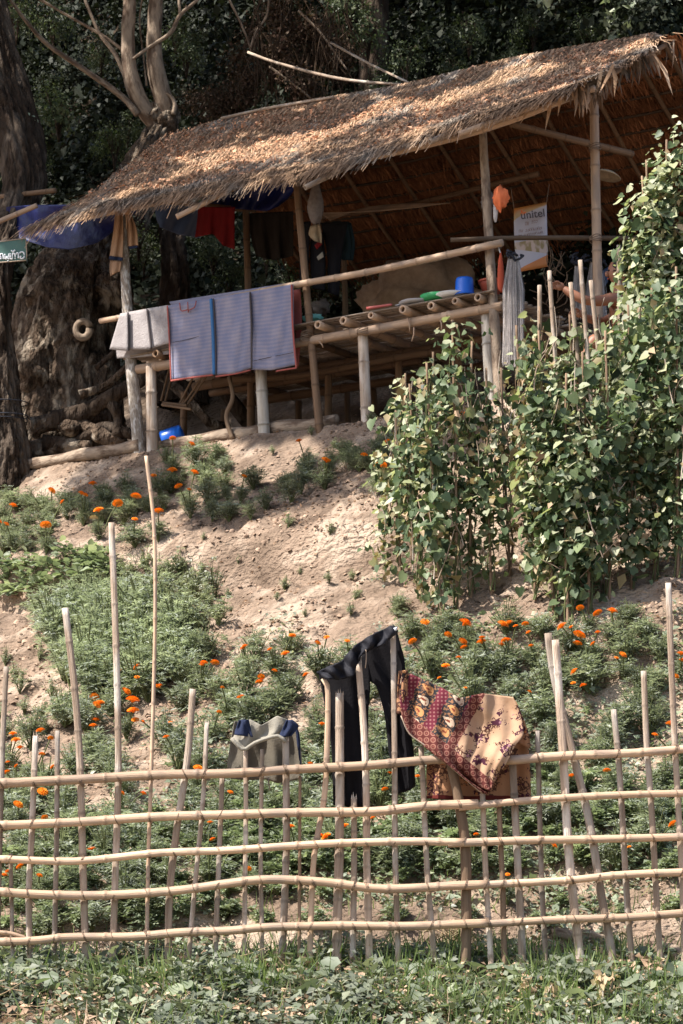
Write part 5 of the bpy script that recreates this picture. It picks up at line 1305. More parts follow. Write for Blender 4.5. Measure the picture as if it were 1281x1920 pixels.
BRD = [fern_plant(14, .22, .16, 5, 1, .085, 'weed_leaf', shape=(HEART_V, HEART_F)) for _ in range(4)]
# flowers: pompom and cup
def pompom(r, mt):
    V = []; Fq = []; nt_ = []
    for ring in range(5):
        k_ = (13, 12, 10, 7, 4)[ring]; rr = r*(1, .92, .72, .48, .2)[ring]; z0 = r*(.05, .25, .42, .55, .62)[ring]
        for i in range(k_):
            a = 2*math.pi*(i+ring*.5)/k_; c_, s_ = math.cos(a), math.sin(a); w = r*.26
            o = len(V); inn = rr*.45
            V += [(c_*inn, s_*inn, z0-.1*r), (c_*rr-s_*w, s_*rr+c_*w, z0+random.uniform(-.05, .08)*r), (c_*rr*1.08, s_*rr*1.08, z0+r*.06), (c_*rr+s_*w, s_*rr-c_*w, z0+random.uniform(-.05, .08)*r)]
            Fq.append((o, o+1, o+2, o+3)); nt_ += [random.uniform(.2, .9)]*4
    k_ = 10; o = len(V)
    for z_, rr in ((-r*.35, .12*r), (-r*.1, .34*r), (r*.05, .6*r), (r*.4, .55*r), (r*.55, .1*r)):
        for i in range(k_): V.append((math.cos(6.283*i/k_)*rr, math.sin(6.283*i/k_)*rr, z_)); nt_.append(.2)
    for j in range(4):
        for i in range(k_): Fq.append((o+j*k_+i, o+j*k_+(i+1) % k_, o+(j+1)*k_+(i+1) % k_, o+(j+1)*k_+i))
    me = mesh_np('flower', V, Fq, nt_); me.materials.append(M[mt]); return me
POM = [pompom(1, 'flower') for _ in range(3)]; POMP = pompom(1, 'pale_flower')
FSTEM = B(); tube(FSTEM, [(0, 0, 0), (.02, 0, .5), (0, 0, 1)], [.0055, .0055], seg=5, step=.2, cap=False); FSTEM = FSTEM.me('flower_stem'); FSTEM.materials.append(M['stem'])
plants = []
def plant(q, kind, name, label, group, s=1.0):
    o = thing(name, label, 'plant', q, group); o.rotation_euler = (random.uniform(-.15, .15), random.uniform(-.15, .15), 0)
    me, st = random.choice({'m': MG, 'h': TH, 'w': WD, 'p': PWD, 'b': BRD}[kind])
    sx = s*random.uniform(.85, 1.2)
    for nm, mm in (('foliage', me), ('stems', st)):
        f = bpy.data.objects.new(nm, mm); C.objects.link(f); f.parent = o; f.scale = (sx, sx, s*random.uniform(.9, 1.1)); f.rotation_euler = (0, 0, random.uniform(0, 6.28))
    plants.append((o, Vector(q), kind)); return o
def inpoly(px, py, poly):
    c = False; j = len(poly)-1
    for i in range(len(poly)):
        xi, yi = poly[i]; xj, yj = poly[j]
        if (yi > py) != (yj > py) and px < (xj-xi)*(py-yi)/(yj-yi)+xi: c = not c
        j = i
    return c
def fill(poly, kind, name, label, group, spacing, s=(.8, 1.1), holes=(), tries=1500, nmax=999, thin=0.0):
    xs_ = [p[0] for p in poly]; ys_ = [p[1] for p in poly]; got = []
    for _ in range(tries):
        px, py = random.uniform(min(xs_), max(xs_)), random.uniform(min(ys_), max(ys_))
        if not inpoly(px, py, poly) or any(inpoly(px, py, h) for h in holes): continue
        if thin and float(vnoise(px/90, py/70, 3)) < thin: continue
        if any((px-q[0])**2+(py-q[1])**2 < 14**2 for q in got): continue
        q = hit(px, py)
        if any((q-g_[2]).length < spacing for g_ in got): continue
        got.append((px, py, q)); plant(q, kind, name, label, group, random.uniform(*s))
        if len(got) >= nmax: break
    return got
lower = [(0, 1450), (0, 1765), (1281, 1715), (1281, 1330), (1210, 1290), (1150, 1245), (1060, 1240), (900, 1230), (770, 1210), (690, 1225), (560, 1225), (420, 1245), (300, 1270), (200, 1300), (100, 1370)]
holes = [[(60, 1395), (140, 1380), (190, 1440), (90, 1450)], [(1030, 1340), (1140, 1330), (1160, 1400), (1050, 1440)], [(425, 1655), (700, 1650), (1281, 1640), (1281, 1790), (425, 1790)],
         [(205, 1525), (330, 1480), (345, 1535), (230, 1570)], [(1160, 1400), (1281, 1380), (1281, 1440), (1180, 1460)], [(860, 1320), (1000, 1330), (990, 1400)], [(600, 1415), (735, 1395), (740, 1440), (610, 1450)]]
G1 = 'marigold plants in the lower garden bed'
fill(lower, 'm', 'marigold_plant', 'feathery marigold plant in the lower garden bed behind the bamboo fence', G1, .205, (.7, 1.1), holes, tries=2600, nmax=150)
fill([(0, 1560), (430, 1530), (800, 1600), (800, 1640), (430, 1650), (430, 1740), (0, 1765)], 'w', 'weed', 'bright green leafy weed close behind the fence at the lower left', 'leafy weeds close behind the fence', .16, (.55, .85), nmax=90)
fill([(430, 1470), (1281, 1470), (1281, 1640), (430, 1640)], 'w', 'weed', 'leafy green weed between the marigolds seen through the fence rails', 'leafy weeds between the marigolds', .2, (.6, .95), nmax=105)
fill([(425, 1655), (1281, 1630), (1281, 1745), (425, 1765)], 'w', 'weed', 'single weed on the bare soil strip right behind the fence', 'weeds on the bare soil strip', .3, (.45, .8), nmax=14)
up1 = [(0, 960), (30, 940), (60, 950), (100, 1005), (60, 1035), (0, 1035)]
upb = [[(0, 925), (60, 915), (110, 960), (95, 1030), (0, 1040)], [(105, 940), (250, 905), (285, 955), (230, 985), (150, 990)], [(300, 850), (425, 850), (425, 900), (310, 930)], [(290, 915), (430, 885), (580, 905), (580, 945), (480, 975), (380, 985), (300, 975)],
       [(560, 850), (620, 845), (625, 905), (570, 900)], [(640, 840), (730, 835), (735, 885), (690, 895), (645, 875)]]
for p in upb: fill([(a_, b_+(22 if b_ < sum(q_[1] for q_ in p)/len(p) else 4)) for a_, b_ in p], 'm', 'marigold_plant', 'grey-green marigold plant on the upper terrace below the hut', 'marigold plants on the upper terrace', .22, (.55, .85), nmax=17)
fill([(80, 1170), (200, 1165), (330, 1190), (350, 1290), (200, 1330), (120, 1290)], 'h', 'tall_herb', 'tall feathery green herb on the slope at the left above the marigolds', 'tall feathery herbs at the left', .17, (1.15, 1.6))
fill([(140, 1110), (200, 1080), (400, 1090), (420, 1180), (330, 1220), (160, 1160)], 'p', 'pale_weed', 'dusty pale weed on the dry slope at the left', 'dusty pale weeds on the dry slope', .17, (.5, 1.0), nmax=50)
fill([(0, 1250), (110, 1230), (150, 1330), (60, 1400), (0, 1440)], 'p', 'pale_weed', 'low dusty weed at the left edge above the marigolds', 'low dusty weeds at the left edge', .26, (.35, .6), nmax=14)
fill([(0, 1070), (90, 1055), (205, 1050), (212, 1095), (110, 1110), (0, 1150)], 'b', 'leafy_vegetable', 'low bright leafy vegetable in the small bed at the left', 'leafy vegetables in the small bed', .15, (.6, .85), nmax=60)
fill([(740, 1160), (880, 1190), (1060, 1190), (1180, 1170), (1281, 1260), (1281, 1330), (760, 1240)], 'm', 'marigold_plant', 'marigold plant at the foot of the bean stakes', 'marigold plants at the foot of the bean stakes', .22, (.6, .9), nmax=32)
fill([(380, 1010), (730, 960), (740, 1150), (520, 1180), (420, 1160)], 'p', 'pale_weed', 'tiny pale weed on the bare tan slope in the middle', 'tiny weeds on the bare slope', .42, (.2, .38), nmax=16)
fill([(300, 880), (740, 780), (740, 830), (300, 930)], 'p', 'pale_weed', 'small weed beside the logs under the hut', 'small weeds beside the logs', .4, (.25, .4), nmax=9)
# marigold blooms: where the photograph shows them, each on the plant beneath it
FL = [(25,948,9),(12,983,8),(0,978,6),(86,985,12),(97,920,9),(153,925,8),(160,928,6),(174,907,10),(117,941,6),(185,957,11),(221,944,11),(255,931,11),(253,974,7),(297,959,12),(323,882,11),(365,886,10),(335,912,9),(288,892,7),(355,918,6),
 (360,833,9),(324,822,8),(561,827,7),(610,862,9),(616,865,6),(683,853,8),(717,871,10),(706,871,6),(727,828,7),(458,893,6),
 (548,1192,9),(549,1193,7),(651,1202,6),(613,1195,7),(596,1206,7),(535,1226,10),(459,1212,8),(456,1215,7),(506,1218,6),(490,1269,7),(487,1279,10),(515,1258,7),(574,1265,9),(383,1243,9),(403,1243,9),(378,1247,6),
 (231,1256,11),(257,1251,9),(257,1270,6),(237,1297,11),(249,1313,14),(250,1333,14),(295,1287,7),(300,1285,6),(177,1307,11),(188,1318,11),(181,1322,9),(180,1350,10),(175,1361,9),(254,1350,8),(268,1353,6),(320,1355,6),(411,1335,6),(417,1289,5),
 (76,1370,10),(24,1376,8),(30,1388,9),(38,1402,9),(95,1384,6),(79,1414,7),(15,1429,6),(31,1436,6),(12,1449,9),(99,1438,6),(80,1485,11),(34,1509,11),(84,1533,8),(371,1440,10),(312,1382,8),(228,1487,7),(269,1488,8),(394,1542,7),(399,1574,7),(172,1592,10),(38,1625,9),(8,1641,8),(74,1642,7),(15,1634,6),
 (797,1167,10),(774,1203,10),(873,1169,15),(840,1190,8),(943,1171,14),(955,1168,9),(985,1170,8),(991,1186,6),(946,1201,9),(952,1200,8),(903,1204,10),(904,1196,7),(941,1209,8),(868,1203,10),(870,1214,8),(836,1249,9),(860,1233,6),(824,1271,5),(967,1174,6),(1054,1175,13),(1071,1176,6),(1086,1191,14),(1083,1207,10),(1088,1140,9),(1121,1150,11),(1148,1146,13),(1121,1186,7),(1112,1207,6),(996,1211,6),(1077,1260,10),(1092,1285,7),(1075,1281,6),(993,1297,5),(1168,1228,10),(1156,1234,6),(1277,1226,9),(1279,1238,8),(1268,1268,7),(874,1169,8),(873,1290,4),
 (463,1440,10),(440,1443,10),(452,1308,9),(604,1358,8),(582,1432,7),(647,1549,8),(722,1480,8),(699,1534,6),(783,1456,7),(732,1450,7),(545,1550,10),(612,1569,12),(600,1567,8),(432,1486,7),(466,1629,7),(1138,1445,9),(1072,1455,9),(1228,1378,7),(1257,1357,10),(1262,1545,10),(952,1640,6),(893,1565,6),(1039,1586,8),(1096,1285,6),(1180,1588,5),(868,776,6),(842,789,9),(850,790,5)]
for (px, py, w) in FL:
    q = hit(px, py+58)
    P1 = U(px, py, q.y)
    best = min((p for p in plants if p[2] in 'mh'), key=lambda p: (p[1]-Vector((P1.x, P1.y, q.z))).length)
    if (best[1]-Vector((P1.x, P1.y, q.z))).length > .26:
        plant(q, 'm', 'marigold_plant', 'small marigold plant standing apart under its own bloom', 'marigold plants standing apart', .7); best = plants[-1]
    o, r0, _k = best
    P1 = U(px, py, r0.y-random.uniform(.10, .2))
    R_ = o.rotation_euler.to_matrix().inverted(); loc = R_ @ (P1-r0)
    fl_ = bpy.data.objects.new('flower', random.choice(POM)); C.objects.link(fl_); fl_.parent = o; fl_.location = loc
    s_ = w/F*r0.y*random.uniform(.78, .95); fl_.scale = (s_, s_, s_*.9); fl_.rotation_euler = (random.uniform(-.1, .7), random.uniform(-.5, .3), random.uniform(0, 6))
    b0 = Vector((loc.x*.3, loc.y*.3, .08)); dv = loc-b0
    st = bpy.data.objects.new('flower_stem', FSTEM); C.objects.link(st); st.parent = o
    st.matrix_local = Matrix.Translation(b0) @ dv.to_track_quat('Z', 'X').to_matrix().to_4x4() @ Matrix.Diagonal((1, 1, dv.length-.2*s_, 1))
for (px, py, w) in ((223, 965, 10), (177, 972, 9)):
    q = hit(px, py+20); o, r0, _k = min(plants, key=lambda p: (p[1]-q).length); fl_ = bpy.data.objects.new('flower', POMP); C.objects.link(fl_); fl_.parent = o
    fl_.location = o.rotation_euler.to_matrix().inverted() @ (U(px, py, r0.y)-r0); s_ = w/F*r0.y; fl_.scale = (s_,)*3; fl_['label'] = 'faded cream bloom'

n = 26000
y = RNG.uniform(14.35, 18.6, n); x = RNG.uniform(-3.2, 3.4, n); z = H(x, y)
kp = (vnoise(x*1.9, y*2.1, 71) > .34+.3*np.clip((y-16.6)/1.5, 0, 1)) & (vnoise(x*7, y*7, 72) > .25)
x, y, z = x[kp], y[kp], z[kp]; n = len(x)
cloud('ground_cover', np.stack([x, y, z+RNG.random(n)**2*.09], 1), np.tile([0, -.4, .7], (n, 1)), .036, M['pale_weed'], None, 'fold', .7, .45, .2, kind='stuff', label='tiny seedlings and creeping weeds between the marigold plants', category='ground cover')
n = 20000
y = RNG.uniform(14.3, 17.4, n); x = RNG.uniform(-3.0, 3.0, n); z = H(x, y)
kp = (vnoise(x*1.9, y*2.1, 71) > .42)
x, y, z = x[kp], y[kp], z[kp]; n = len(x)
cloud('ground_cover', np.stack([x, y, z+RNG.random(n)**2*.12], 1), np.tile([0, -.4, .7], (n, 1)), .045, M['weed_leaf'], None, 'kite', .7, .45, .2, kind='stuff', label='fresh green creeping weeds between the marigold plants', category='ground cover')
# every plant is described by its blooms and by what it stands beside
def zone(px, py):
    if py < 1050: return ('at the left edge of the upper terrace' if px < 110 else 'left of the mottled post below the hut' if px < 270 else 'in front of the white bamboo post' if px < 440 else 'at the drop of the upper terrace' if px < 620 else 'left of the bean vines under the hut')
    h_ = 'high in the bed' if py < 1250 else 'above mid bed' if py < 1350 else 'mid bed' if py < 1480 else 'low behind the rails' if py < 1620 else 'lowest behind the rails'
    v_ = ('by the left edge' if px < 110 else 'near the two tallest stakes' if px < 300 else 'left of the shorts' if px < 425 else 'behind the shorts' if px < 575 else 'behind the black trousers' if px < 750 else 'behind the sarong' if px < 1000 else 'by the crooked stake' if px < 1150 else 'by the right edge')
    return h_+', '+v_
NUMW = ['without blooms', 'with one orange bloom', 'with two blooms', 'with three blooms', 'with many blooms']
for o, q, k_ in plants:
    px = CX+q.x/q.y*F; py = HY-q.z/q.y*F
    nf = len([c_ for c_ in o.children if c_.name.startswith('flower') and not c_.name.startswith('flower_stem')])
    nm = {'m': 'feathery marigold', 'h': 'tall feathery herb', 'w': 'leafy weed', 'p': 'pale weed', 'b': 'leafy vegetable'}[k_]
    if 'herb' in o.name: nm = 'tall feathery herb'
    o['label'] = nm+' '+(NUMW[min(nf, 4)]+' ' if k_ == 'm' and 'herb' not in o.name else '')+zone(px, py)
    o['group'] = 'plants: '+o['label']; o['category'] = 'plant'

# ------------------------------------------------------------------ fence
random.seed(12)
D = 14.0
def F3(px, py, dd=0): return U(px, py, D+dd)
fence = thing('bamboo_fence', 'bamboo fence of five long rails tied across many uneven upright stakes', 'fence', F3(640, 1830))
PK = [
 ([(12, 1250), (5, 1400), (-1, 1600), (-6, 1800)], 6, 'bamboo_grey'), ([(20, 1600), (22, 1700), (24, 1790)], 4.5, 'bamboo_grey'),
 ([(67, 1380), (60, 1560), (54, 1680), (56, 1790)], 6.5, 'bamboo_grey'), ([(108, 1370), (106, 1600), (101, 1812)], 5.5, 'bamboo_grey'),
 ([(122, 1140), (140, 1290), (150, 1430), (155, 1600), (161, 1805)], 7.5, 'bamboo_grey'), ([(209, 980), (219, 1250), (222, 1450), (217, 1620), (211, 1815)], 7, 'bamboo_grey'),
 ([(274, 855), (289, 990), (291, 1170), (284, 1440), (278, 1620), (275, 1812)], 4, 'bamboo'), ([(362, 1292), (352, 1420), (331, 1560), (318, 1680), (316, 1800)], 7.5, 'bamboo_grey'),
 ([(388, 1355), (381, 1500), (364, 1680), (354, 1805)], 5, 'bamboo_grey'), ([(417, 1455), (411, 1610), (403, 1808)], 5.5, 'bamboo_grey'), ([(461, 1408), (461, 1560), (457, 1812)], 5, 'bamboo_grey'),
 ([(492, 1405), (489, 1600), (492, 1808)], 4.5, 'bamboo_grey'), ([(536, 1385), (537, 1600), (529, 1795)], 7.5, 'bamboo_grey'), ([(563, 1455), (562, 1600), (561, 1790)], 3.5, 'stick'),
 ([(606, 1272), (615, 1300), (612, 1440), (606, 1510), (590, 1600), (584, 1700), (581, 1805)], 6, 'bamboo'), ([(637, 1300), (637, 1550), (631, 1805)], 9.5, 'bamboo_grey'),
 ([(664, 1495), (664, 1640), (662, 1790)], 6.5, 'bamboo_grey'), ([(672, 1240), (682, 1360), (687, 1480), (688, 1620), (693, 1795)], 7.5, 'bamboo_grey'), ([(737, 1180), (740, 1400), (741, 1600), (747, 1798)], 6, 'bamboo_grey'),
 ([(790, 1400), (797, 1550), (803, 1660), (813, 1790)], 6, 'bamboo_grey'), ([(846, 1432), (866, 1530), (874, 1640), (873, 1820)], 11, 'stick'), ([(905, 1488), (911, 1640), (921, 1805)], 6, 'bamboo_grey'),
 ([(936, 1508), (942, 1650), (946, 1808)], 6, 'stick'), ([(961, 1425), (968, 1560), (975, 1700), (981, 1828)], 8, 'bamboo_grey'), ([(1008, 1370), (1013, 1560), (1018, 1700), (1024, 1812)], 5.5, 'bamboo_grey'),
 ([(1041, 1200), (1055, 1400), (1066, 1590), (1079, 1720), (1093, 1840)], 9, 'bamboo_grey'), ([(1028, 1187), (1033, 1230), (1046, 1300), (1076, 1420), (1105, 1540), (1128, 1680), (1152, 1815)], 8.5, 'bamboo_grey'),
 ([(1151, 1330), (1162, 1450), (1172, 1620), (1178, 1720), (1188, 1828)], 6.5, 'bamboo_grey'), ([(1207, 1258), (1213, 1400), (1222, 1520), (1232, 1700), (1241, 1845)], 6.5, 'bamboo_grey'),
 ([(1253, 1093), (1261, 1300), (1270, 1480), (1279, 1640), (1284, 1810)], 6.5, 'bamboo_grey'), ([(1320, 1300), (1325, 1500), (1330, 1800)], 6, 'bamboo_grey'), ([(-45, 1380), (-50, 1600), (-52, 1800)], 6, 'bamboo_grey')]
for pts, w, m_ in PK:
    flat = 1.0 if w < 5 or m_ == 'stick' else .55
    P_ = [F3(px, py, .004*math.sin(px)) for px, py in pts]
    g0 = P_[-1]; zg = gz(g0); P_.append(Vector((g0.x, g0.y, min(g0.z, zg)-.12)))
    b = B(); tube(b, P_, [w/300*.86, w/300*.94], seg=10, nodes=.27 if m_ != 'stick' else 0, flat=flat, rough=.04 if m_ != 'stick' else .1, tint=random.uniform(.35, .75), hollow=(w > 5), step=.05)
    link('upright', b.me('upright'), M[m_], fence)
# jagged tops of the split uprights
for (px, py, w) in ((637, 1300, 9), (672, 1240, 7), (737, 1180, 6), (664, 1495, 6), (536, 1386, 7), (1041, 1200, 9), (388, 1355, 5), (67, 1380, 6)):
    b = B()
    for k in range(4):
        x_ = px-w*.7+k*w*.46; h_ = random.uniform(3, 13); b.add([F3(x_-w*.2, py+3, -.01), F3(x_+w*.2, py+3, -.01), F3(x_+random.uniform(-1, 1), py-h_, -.004), F3(x_-w*.2, py+3, .008), F3(x_+w*.2, py+3, .008)], [(0, 1, 2), (3, 2, 4), (0, 2, 3), (1, 4, 2), (0, 3, 4, 1)])
    link('splinter', b.me('splinter', False), M['bamboo_grey'], fence, kind='stuff', label='splintered top of the upright')
RL = [([(-60, 1470), (0, 1469), (150, 1465), (300, 1452), (427, 1450), (560, 1442), (680, 1435), (800, 1427), (850, 1424)], 10.5, 9.5), ([(945, 1425), (1060, 1416), (1180, 1412), (1281, 1404), (1340, 1400)], 10, 8.5),
      ([(-60, 1548), (0, 1547), (140, 1541), (300, 1533), (427, 1527), (560, 1526), (700, 1520), (800, 1511), (897, 1507)], 9.5, 10), ([(860, 1513), (1000, 1500), (1140, 1493), (1281, 1487), (1340, 1483)], 8, 7.5),
      ([(-60, 1612), (0, 1611), (140, 1612), (300, 1600), (427, 1593), (600, 1582), (760, 1580), (870, 1578)], 8, 8.5), ([(840, 1580), (1000, 1576), (1120, 1575), (1281, 1568), (1340, 1566)], 9, 8),
      ([(-60, 1668), (0, 1672), (80, 1676), (200, 1680), (330, 1670), (427, 1658), (500, 1648), (600, 1655), (700, 1664), (760, 1664), (854, 1660), (915, 1658)], 9.5, 9.5), ([(890, 1660), (1060, 1650), (1160, 1643), (1281, 1635), (1340, 1632)], 8, 8.5),
      ([(-60, 1768), (60, 1765), (130, 1757), (250, 1755), (340, 1748), (430, 1746), (500, 1738), (640, 1737), (760, 1737), (860, 1733), (917, 1730)], 9, 9.5), ([(890, 1735), (1050, 1723), (1180, 1718), (1281, 1712), (1340, 1710)], 8, 9),
      ([(-60, 1742), (30, 1752), (60, 1768)], 4.5, 4)]
rail_y = lambda x, k: None
for i, (pts, w0, w1) in enumerate(RL):
    off = -.055 if i % 2 == 0 else -.05
    P_ = [F3(px, py, off) for px, py in pts]
    b = B(); tube(b, [q+Vector((0, 0, random.gauss(0, .0035))) for q in P_], [w0/300*.88, w1/300*.88], seg=14, nodes=.30, tint=random.uniform(.3, .75), hollow=True, rough=.03, step=.06)
    link('rail', b.me('rail'), M['bamboo'], fence)
# wire ties at the crossings
def yat(pts, x):
    for a, c in zip(pts[:-1], pts[1:]):
        if a[0] <= x <= c[0]: return a[1]+(c[1]-a[1])*(x-a[0])/(c[0]-a[0])
def xat(pts, y):
    for a, c in zip(pts[:-1], pts[1:]):
        if a[1] <= y <= c[1]: return a[0]+(c[0]-a[0])*(y-a[1])/(c[1]-a[1])
seen = set()
for i, (pts, w0, w1) in enumerate(RL[:-1]):
    for pk, w, m_ in PK:
        x_ = pk[0][0]; y_ = None
        for _ in range(3):
            y_ = yat(pts, x_); 
            if y_ is None: break
            x2 = xat(pk, y_)
            if x2 is None: y_ = None; break
            x_ = x2
        if random.random() < .1: continue
        if y_ is None or (i % 2 == 1 and yat(RL[i-1][0], x_) is not None): continue
        r_ = (w0+w1)/2/300*random.uniform(.97, 1.06); c_ = F3(x_, y_, -.052); sl = random.choice((1, 1, 1, -1))*random.uniform(.3, .6)
        b = B()
        for k in range(random.choice((1, 2, 2, 3))):
            tube(b, [c_+Vector((sl*r_*math.sin(a)*-1+(k-.8)*random.uniform(.003, .010), -math.cos(a)*r_ if math.cos(a) > 0 else -math.cos(a)*(r_+.04), math.sin(a)*r_)) for a in np.linspace(0, 2*math.pi, 12)], random.uniform(.0014, .0026), seg=4, crv=False, cap=False, step=.02)
        link('tie', b.me('tie'), M['tie'], fence)

# ------------------------------------------------------------------ washing on the fence
# olive shorts
sh = thing('shorts', 'olive shorts with navy side panels drying on the fence stakes at the left', 'shorts', F3(500, 1400))
fd = lambda a, k, ph=0: (lambda x, y, u, v: a*math.sin(u*k+ph+v*2.2)+.5*a*math.sin(u*k*2.1-v*4))
bp_ = [[(440, 1352), (470, 1352), (490, 1362), (520, 1344), (548, 1352)], [(432, 1395), (470, 1392), (500, 1390), (530, 1392), (560, 1385)], [(427, 1435), (470, 1440), (500, 1440), (535, 1440), (566, 1425)], [(433, 1460), (465, 1463), (500, 1461), (520, 1469), (562, 1461)]]
sheet('back_panel', bp_, lambda x, y: D+.10, M['cloth_olive'], sh, 34, 26, fd(.018, 15), .006)
sheet('front_panel', [[(452, 1350), (470, 1349), (491, 1360), (520, 1342), (540, 1350)], [(444, 1370), (470, 1370), (492, 1372), (520, 1366), (546, 1364)], [(436, 1386), (458, 1407), (490, 1387), (520, 1380), (536, 1392)]], lambda x, y: D-.05, M['cloth_olive_pale'], sh, 34, 18, fd(.016, 13), .006)
sheet('side_panel', [[(449, 1350), (466, 1349)], [(442, 1368), (470, 1366)], [(440, 1378), (474, 1382)]], lambda x, y: D-.085, M['cloth_navy'], sh, 12, 10, fd(.012, 7), .006)
sheet('side_panel', [[(538, 1350), (548, 1350)], [(530, 1366), (560, 1362)], [(522, 1384), (546, 1380)]], lambda x, y: D-.085, M['cloth_navy'], sh, 12, 10, fd(.012, 7), .006)
sheet('side_panel', [[(548, 1350), (556, 1360)], [(554, 1366), (562, 1384)], [(558, 1396), (564, 1440)]], lambda x, y: D+.03, M['cloth_navy'], sh, 10, 14, fd(.012, 7), .006)
b = B(); tube(b, [F3(q[0], q[1], -.1) for q in ((434, 1384), (446, 1398), (458, 1406), (476, 1394), (500, 1385), (522, 1380), (536, 1391))], .015, seg=8, flat=.8); link('waistband', b.me('waistband'), M['cloth_olive_pale'], sh)
b = B(); tube(b, [F3(503, 1458, .05), F3(504, 1470, .04), F3(507, 1482, .05)], .005, seg=5); link('drawstring', b.me('cord'), M['cloth_olive_pale'], sh)
# black trousers
tr = thing('black_trousers', 'black jogging trousers hooked high over the split fence stakes', 'trousers', F3(680, 1300))
sheet('left_leg', [[(598, 1262), (620, 1252), (650, 1240), (690, 1222)], [(606, 1300), (640, 1296), (672, 1290), (694, 1284)], [(614, 1350), (640, 1348), (668, 1346), (690, 1340)], [(623, 1420), (645, 1420), (668, 1420), (690, 1420)], [(626, 1510), (650, 1512), (675, 1513), (692, 1512)]],
      lambda x, y: D+.055, M['cloth_black'], tr, 30, 40, fd(.014, 9), .012)
sheet('right_leg', [[(672, 1222), (700, 1206), (725, 1190), (742, 1176)], [(684, 1270), (702, 1274), (725, 1262), (752, 1214)], [(704, 1284), (718, 1296), (738, 1300), (758, 1240)], [(722, 1340), (732, 1350), (750, 1350), (764, 1330)], [(732, 1420), (744, 1430), (760, 1430), (776, 1410)], [(746, 1488), (755, 1486), (768, 1482), (778, 1474)]],
      lambda x, y: D+.06, M['cloth_black'], tr, 30, 44, fd(.014, 9, 2), .012)
sheet('waistband', [[(594, 1260), (640, 1240), (668, 1208), (705, 1186), (736, 1173), (745, 1176)], [(600, 1266), (640, 1252), (672, 1224), (704, 1204), (732, 1190), (744, 1186)], [(606, 1272), (636, 1274), (662, 1268), (676, 1228), (724, 1206), (730, 1196)]],
      lambda x, y: D-.03, M['cloth_sheen'], tr, 50, 16, lambda x, y, u, v: .022*math.sin(u*24+v*3)+.016*math.sin(u*47-v*5)-.015, .012)
sheet('care_label', [[(733, 1180), (745, 1175)], [(731, 1184), (744, 1182)]], lambda x, y: D-.07, M['white'], tr, 4, 4, None, .003)
b = B(); tube(b, [F3(686, 1218, -.06), F3(687, 1235, -.055), F3(685, 1253, -.05)], .0035, seg=5); link('drawstring', b.me('cord'), M['bamboo_grey'], tr)
# sarong
sr = thing('sarong', 'maroon and beige batik sarong draped over the top rail with flowered panels', 'sarong', F3(880, 1400))
front = [[(756, 1257), (790, 1272), (830, 1290), (862, 1309), (905, 1300), (962, 1307)], [(750, 1290), (790, 1310), (830, 1330), (870, 1345), (915, 1350), (975, 1338)], [(752, 1335), (790, 1350), (830, 1370), (872, 1385), (920, 1385), (982, 1375)],
         [(764, 1372), (800, 1388), (835, 1405), (872, 1418), (915, 1420), (965, 1400)], [(790, 1395), (815, 1412), (845, 1430), (875, 1445), (915, 1450), (950, 1430)], [(842, 1436), (862, 1452), (880, 1464), (895, 1472), (912, 1478), (935, 1452)], [(905, 1487), (908, 1488), (911, 1488), (914, 1487), (918, 1484), (924, 1474)]]
sheet('front_fold', front, lambda x, y: D-.05-.06*math.exp(-((y-1425)/40)**2), M['sarong'], sr, 70, 60, lambda x, y, u, v: .03*math.sin(u*9+v*4)+.014*math.sin(u*23-v*3)+.008*math.sin(u*47+v*9)+.02*v*math.sin(u*15-v*6)+.012*math.sin((x-y)*.08), .003)
sheet('back_fold', [[(800, 1420), (860, 1400), (930, 1370), (975, 1345), (990, 1385)], [(800, 1455), (860, 1455), (930, 1450), (994, 1440)], [(800, 1497), (860, 1501), (930, 1500), (996, 1495)]], lambda x, y: D+.07, M['sarong_back'], sr, 50, 34, lambda x, y, u, v: .03*math.sin(u*14+v*2)+.014*math.sin(u*31), .003)
sheet('side_fold', [[(748, 1258), (764, 1256)], [(745, 1300), (764, 1300)], [(743, 1338), (762, 1341)]], lambda x, y: D-.02, M['sarong_back'], sr, 10, 20, fd(.014, 6), .003)
sheet('side_fold', [[(962, 1307), (970, 1320)], [(976, 1350), (990, 1370)], [(968, 1392), (996, 1405)]], lambda x, y: D+.02, M['sarong_back'], sr, 10, 20, fd(.012, 6), .003)
pole('hem', [F3(q[0], q[1], -.07) for q in ((752, 1342), (768, 1376), (800, 1400), (845, 1438), (905, 1488))], .0045, M['bamboo_grey'], sr, nodes=0, seg=5)

# ------------------------------------------------------------------ weeds and grass in front
RNG = np.random.default_rng(99); random.seed(99)
def strip_pts(n_, y0, y1, thin=0.0, seed=1):
    y_ = RNG.uniform(y0, y1, n_); x_ = RNG.uniform(-2.5, 2.5, n_)
    if thin:
        k_ = (vnoise(x_*2.3, y_*3.1, seed) > thin) | (RNG.random(n_) < .12); x_, y_ = x_[k_], y_[k_]
    return x_, y_, H(x_, y_)
x, y, z = strip_pts(34000, 12.2, 14.35, .47, 5); n = len(x)
hh = RNG.random(n)**1.3*.24*vnoise(x*3, y*4, 9)
cloud('ground_weeds', np.stack([x, y, z+hh], 1), np.tile([0, -.4, .7], (n, 1)), .05, M['ground_leaf'], None, 'fold', .7, .45, .2, kind='stuff', label='low mixed broadleaf weeds covering the ground in front of the fence', category='weeds')
x, y, z = strip_pts(2600, 12.2, 14.3, .3, 12); n = len(x)
cloud('ground_weeds', np.stack([x, y, z+RNG.random(n)*.12], 1), np.tile([0, -.4, .7], (n, 1)), .075, M['weed_leaf'], None, 'heart', .8, .4, .2, kind='stuff', label='larger soft green weed leaves among the low ground cover', category='weeds')
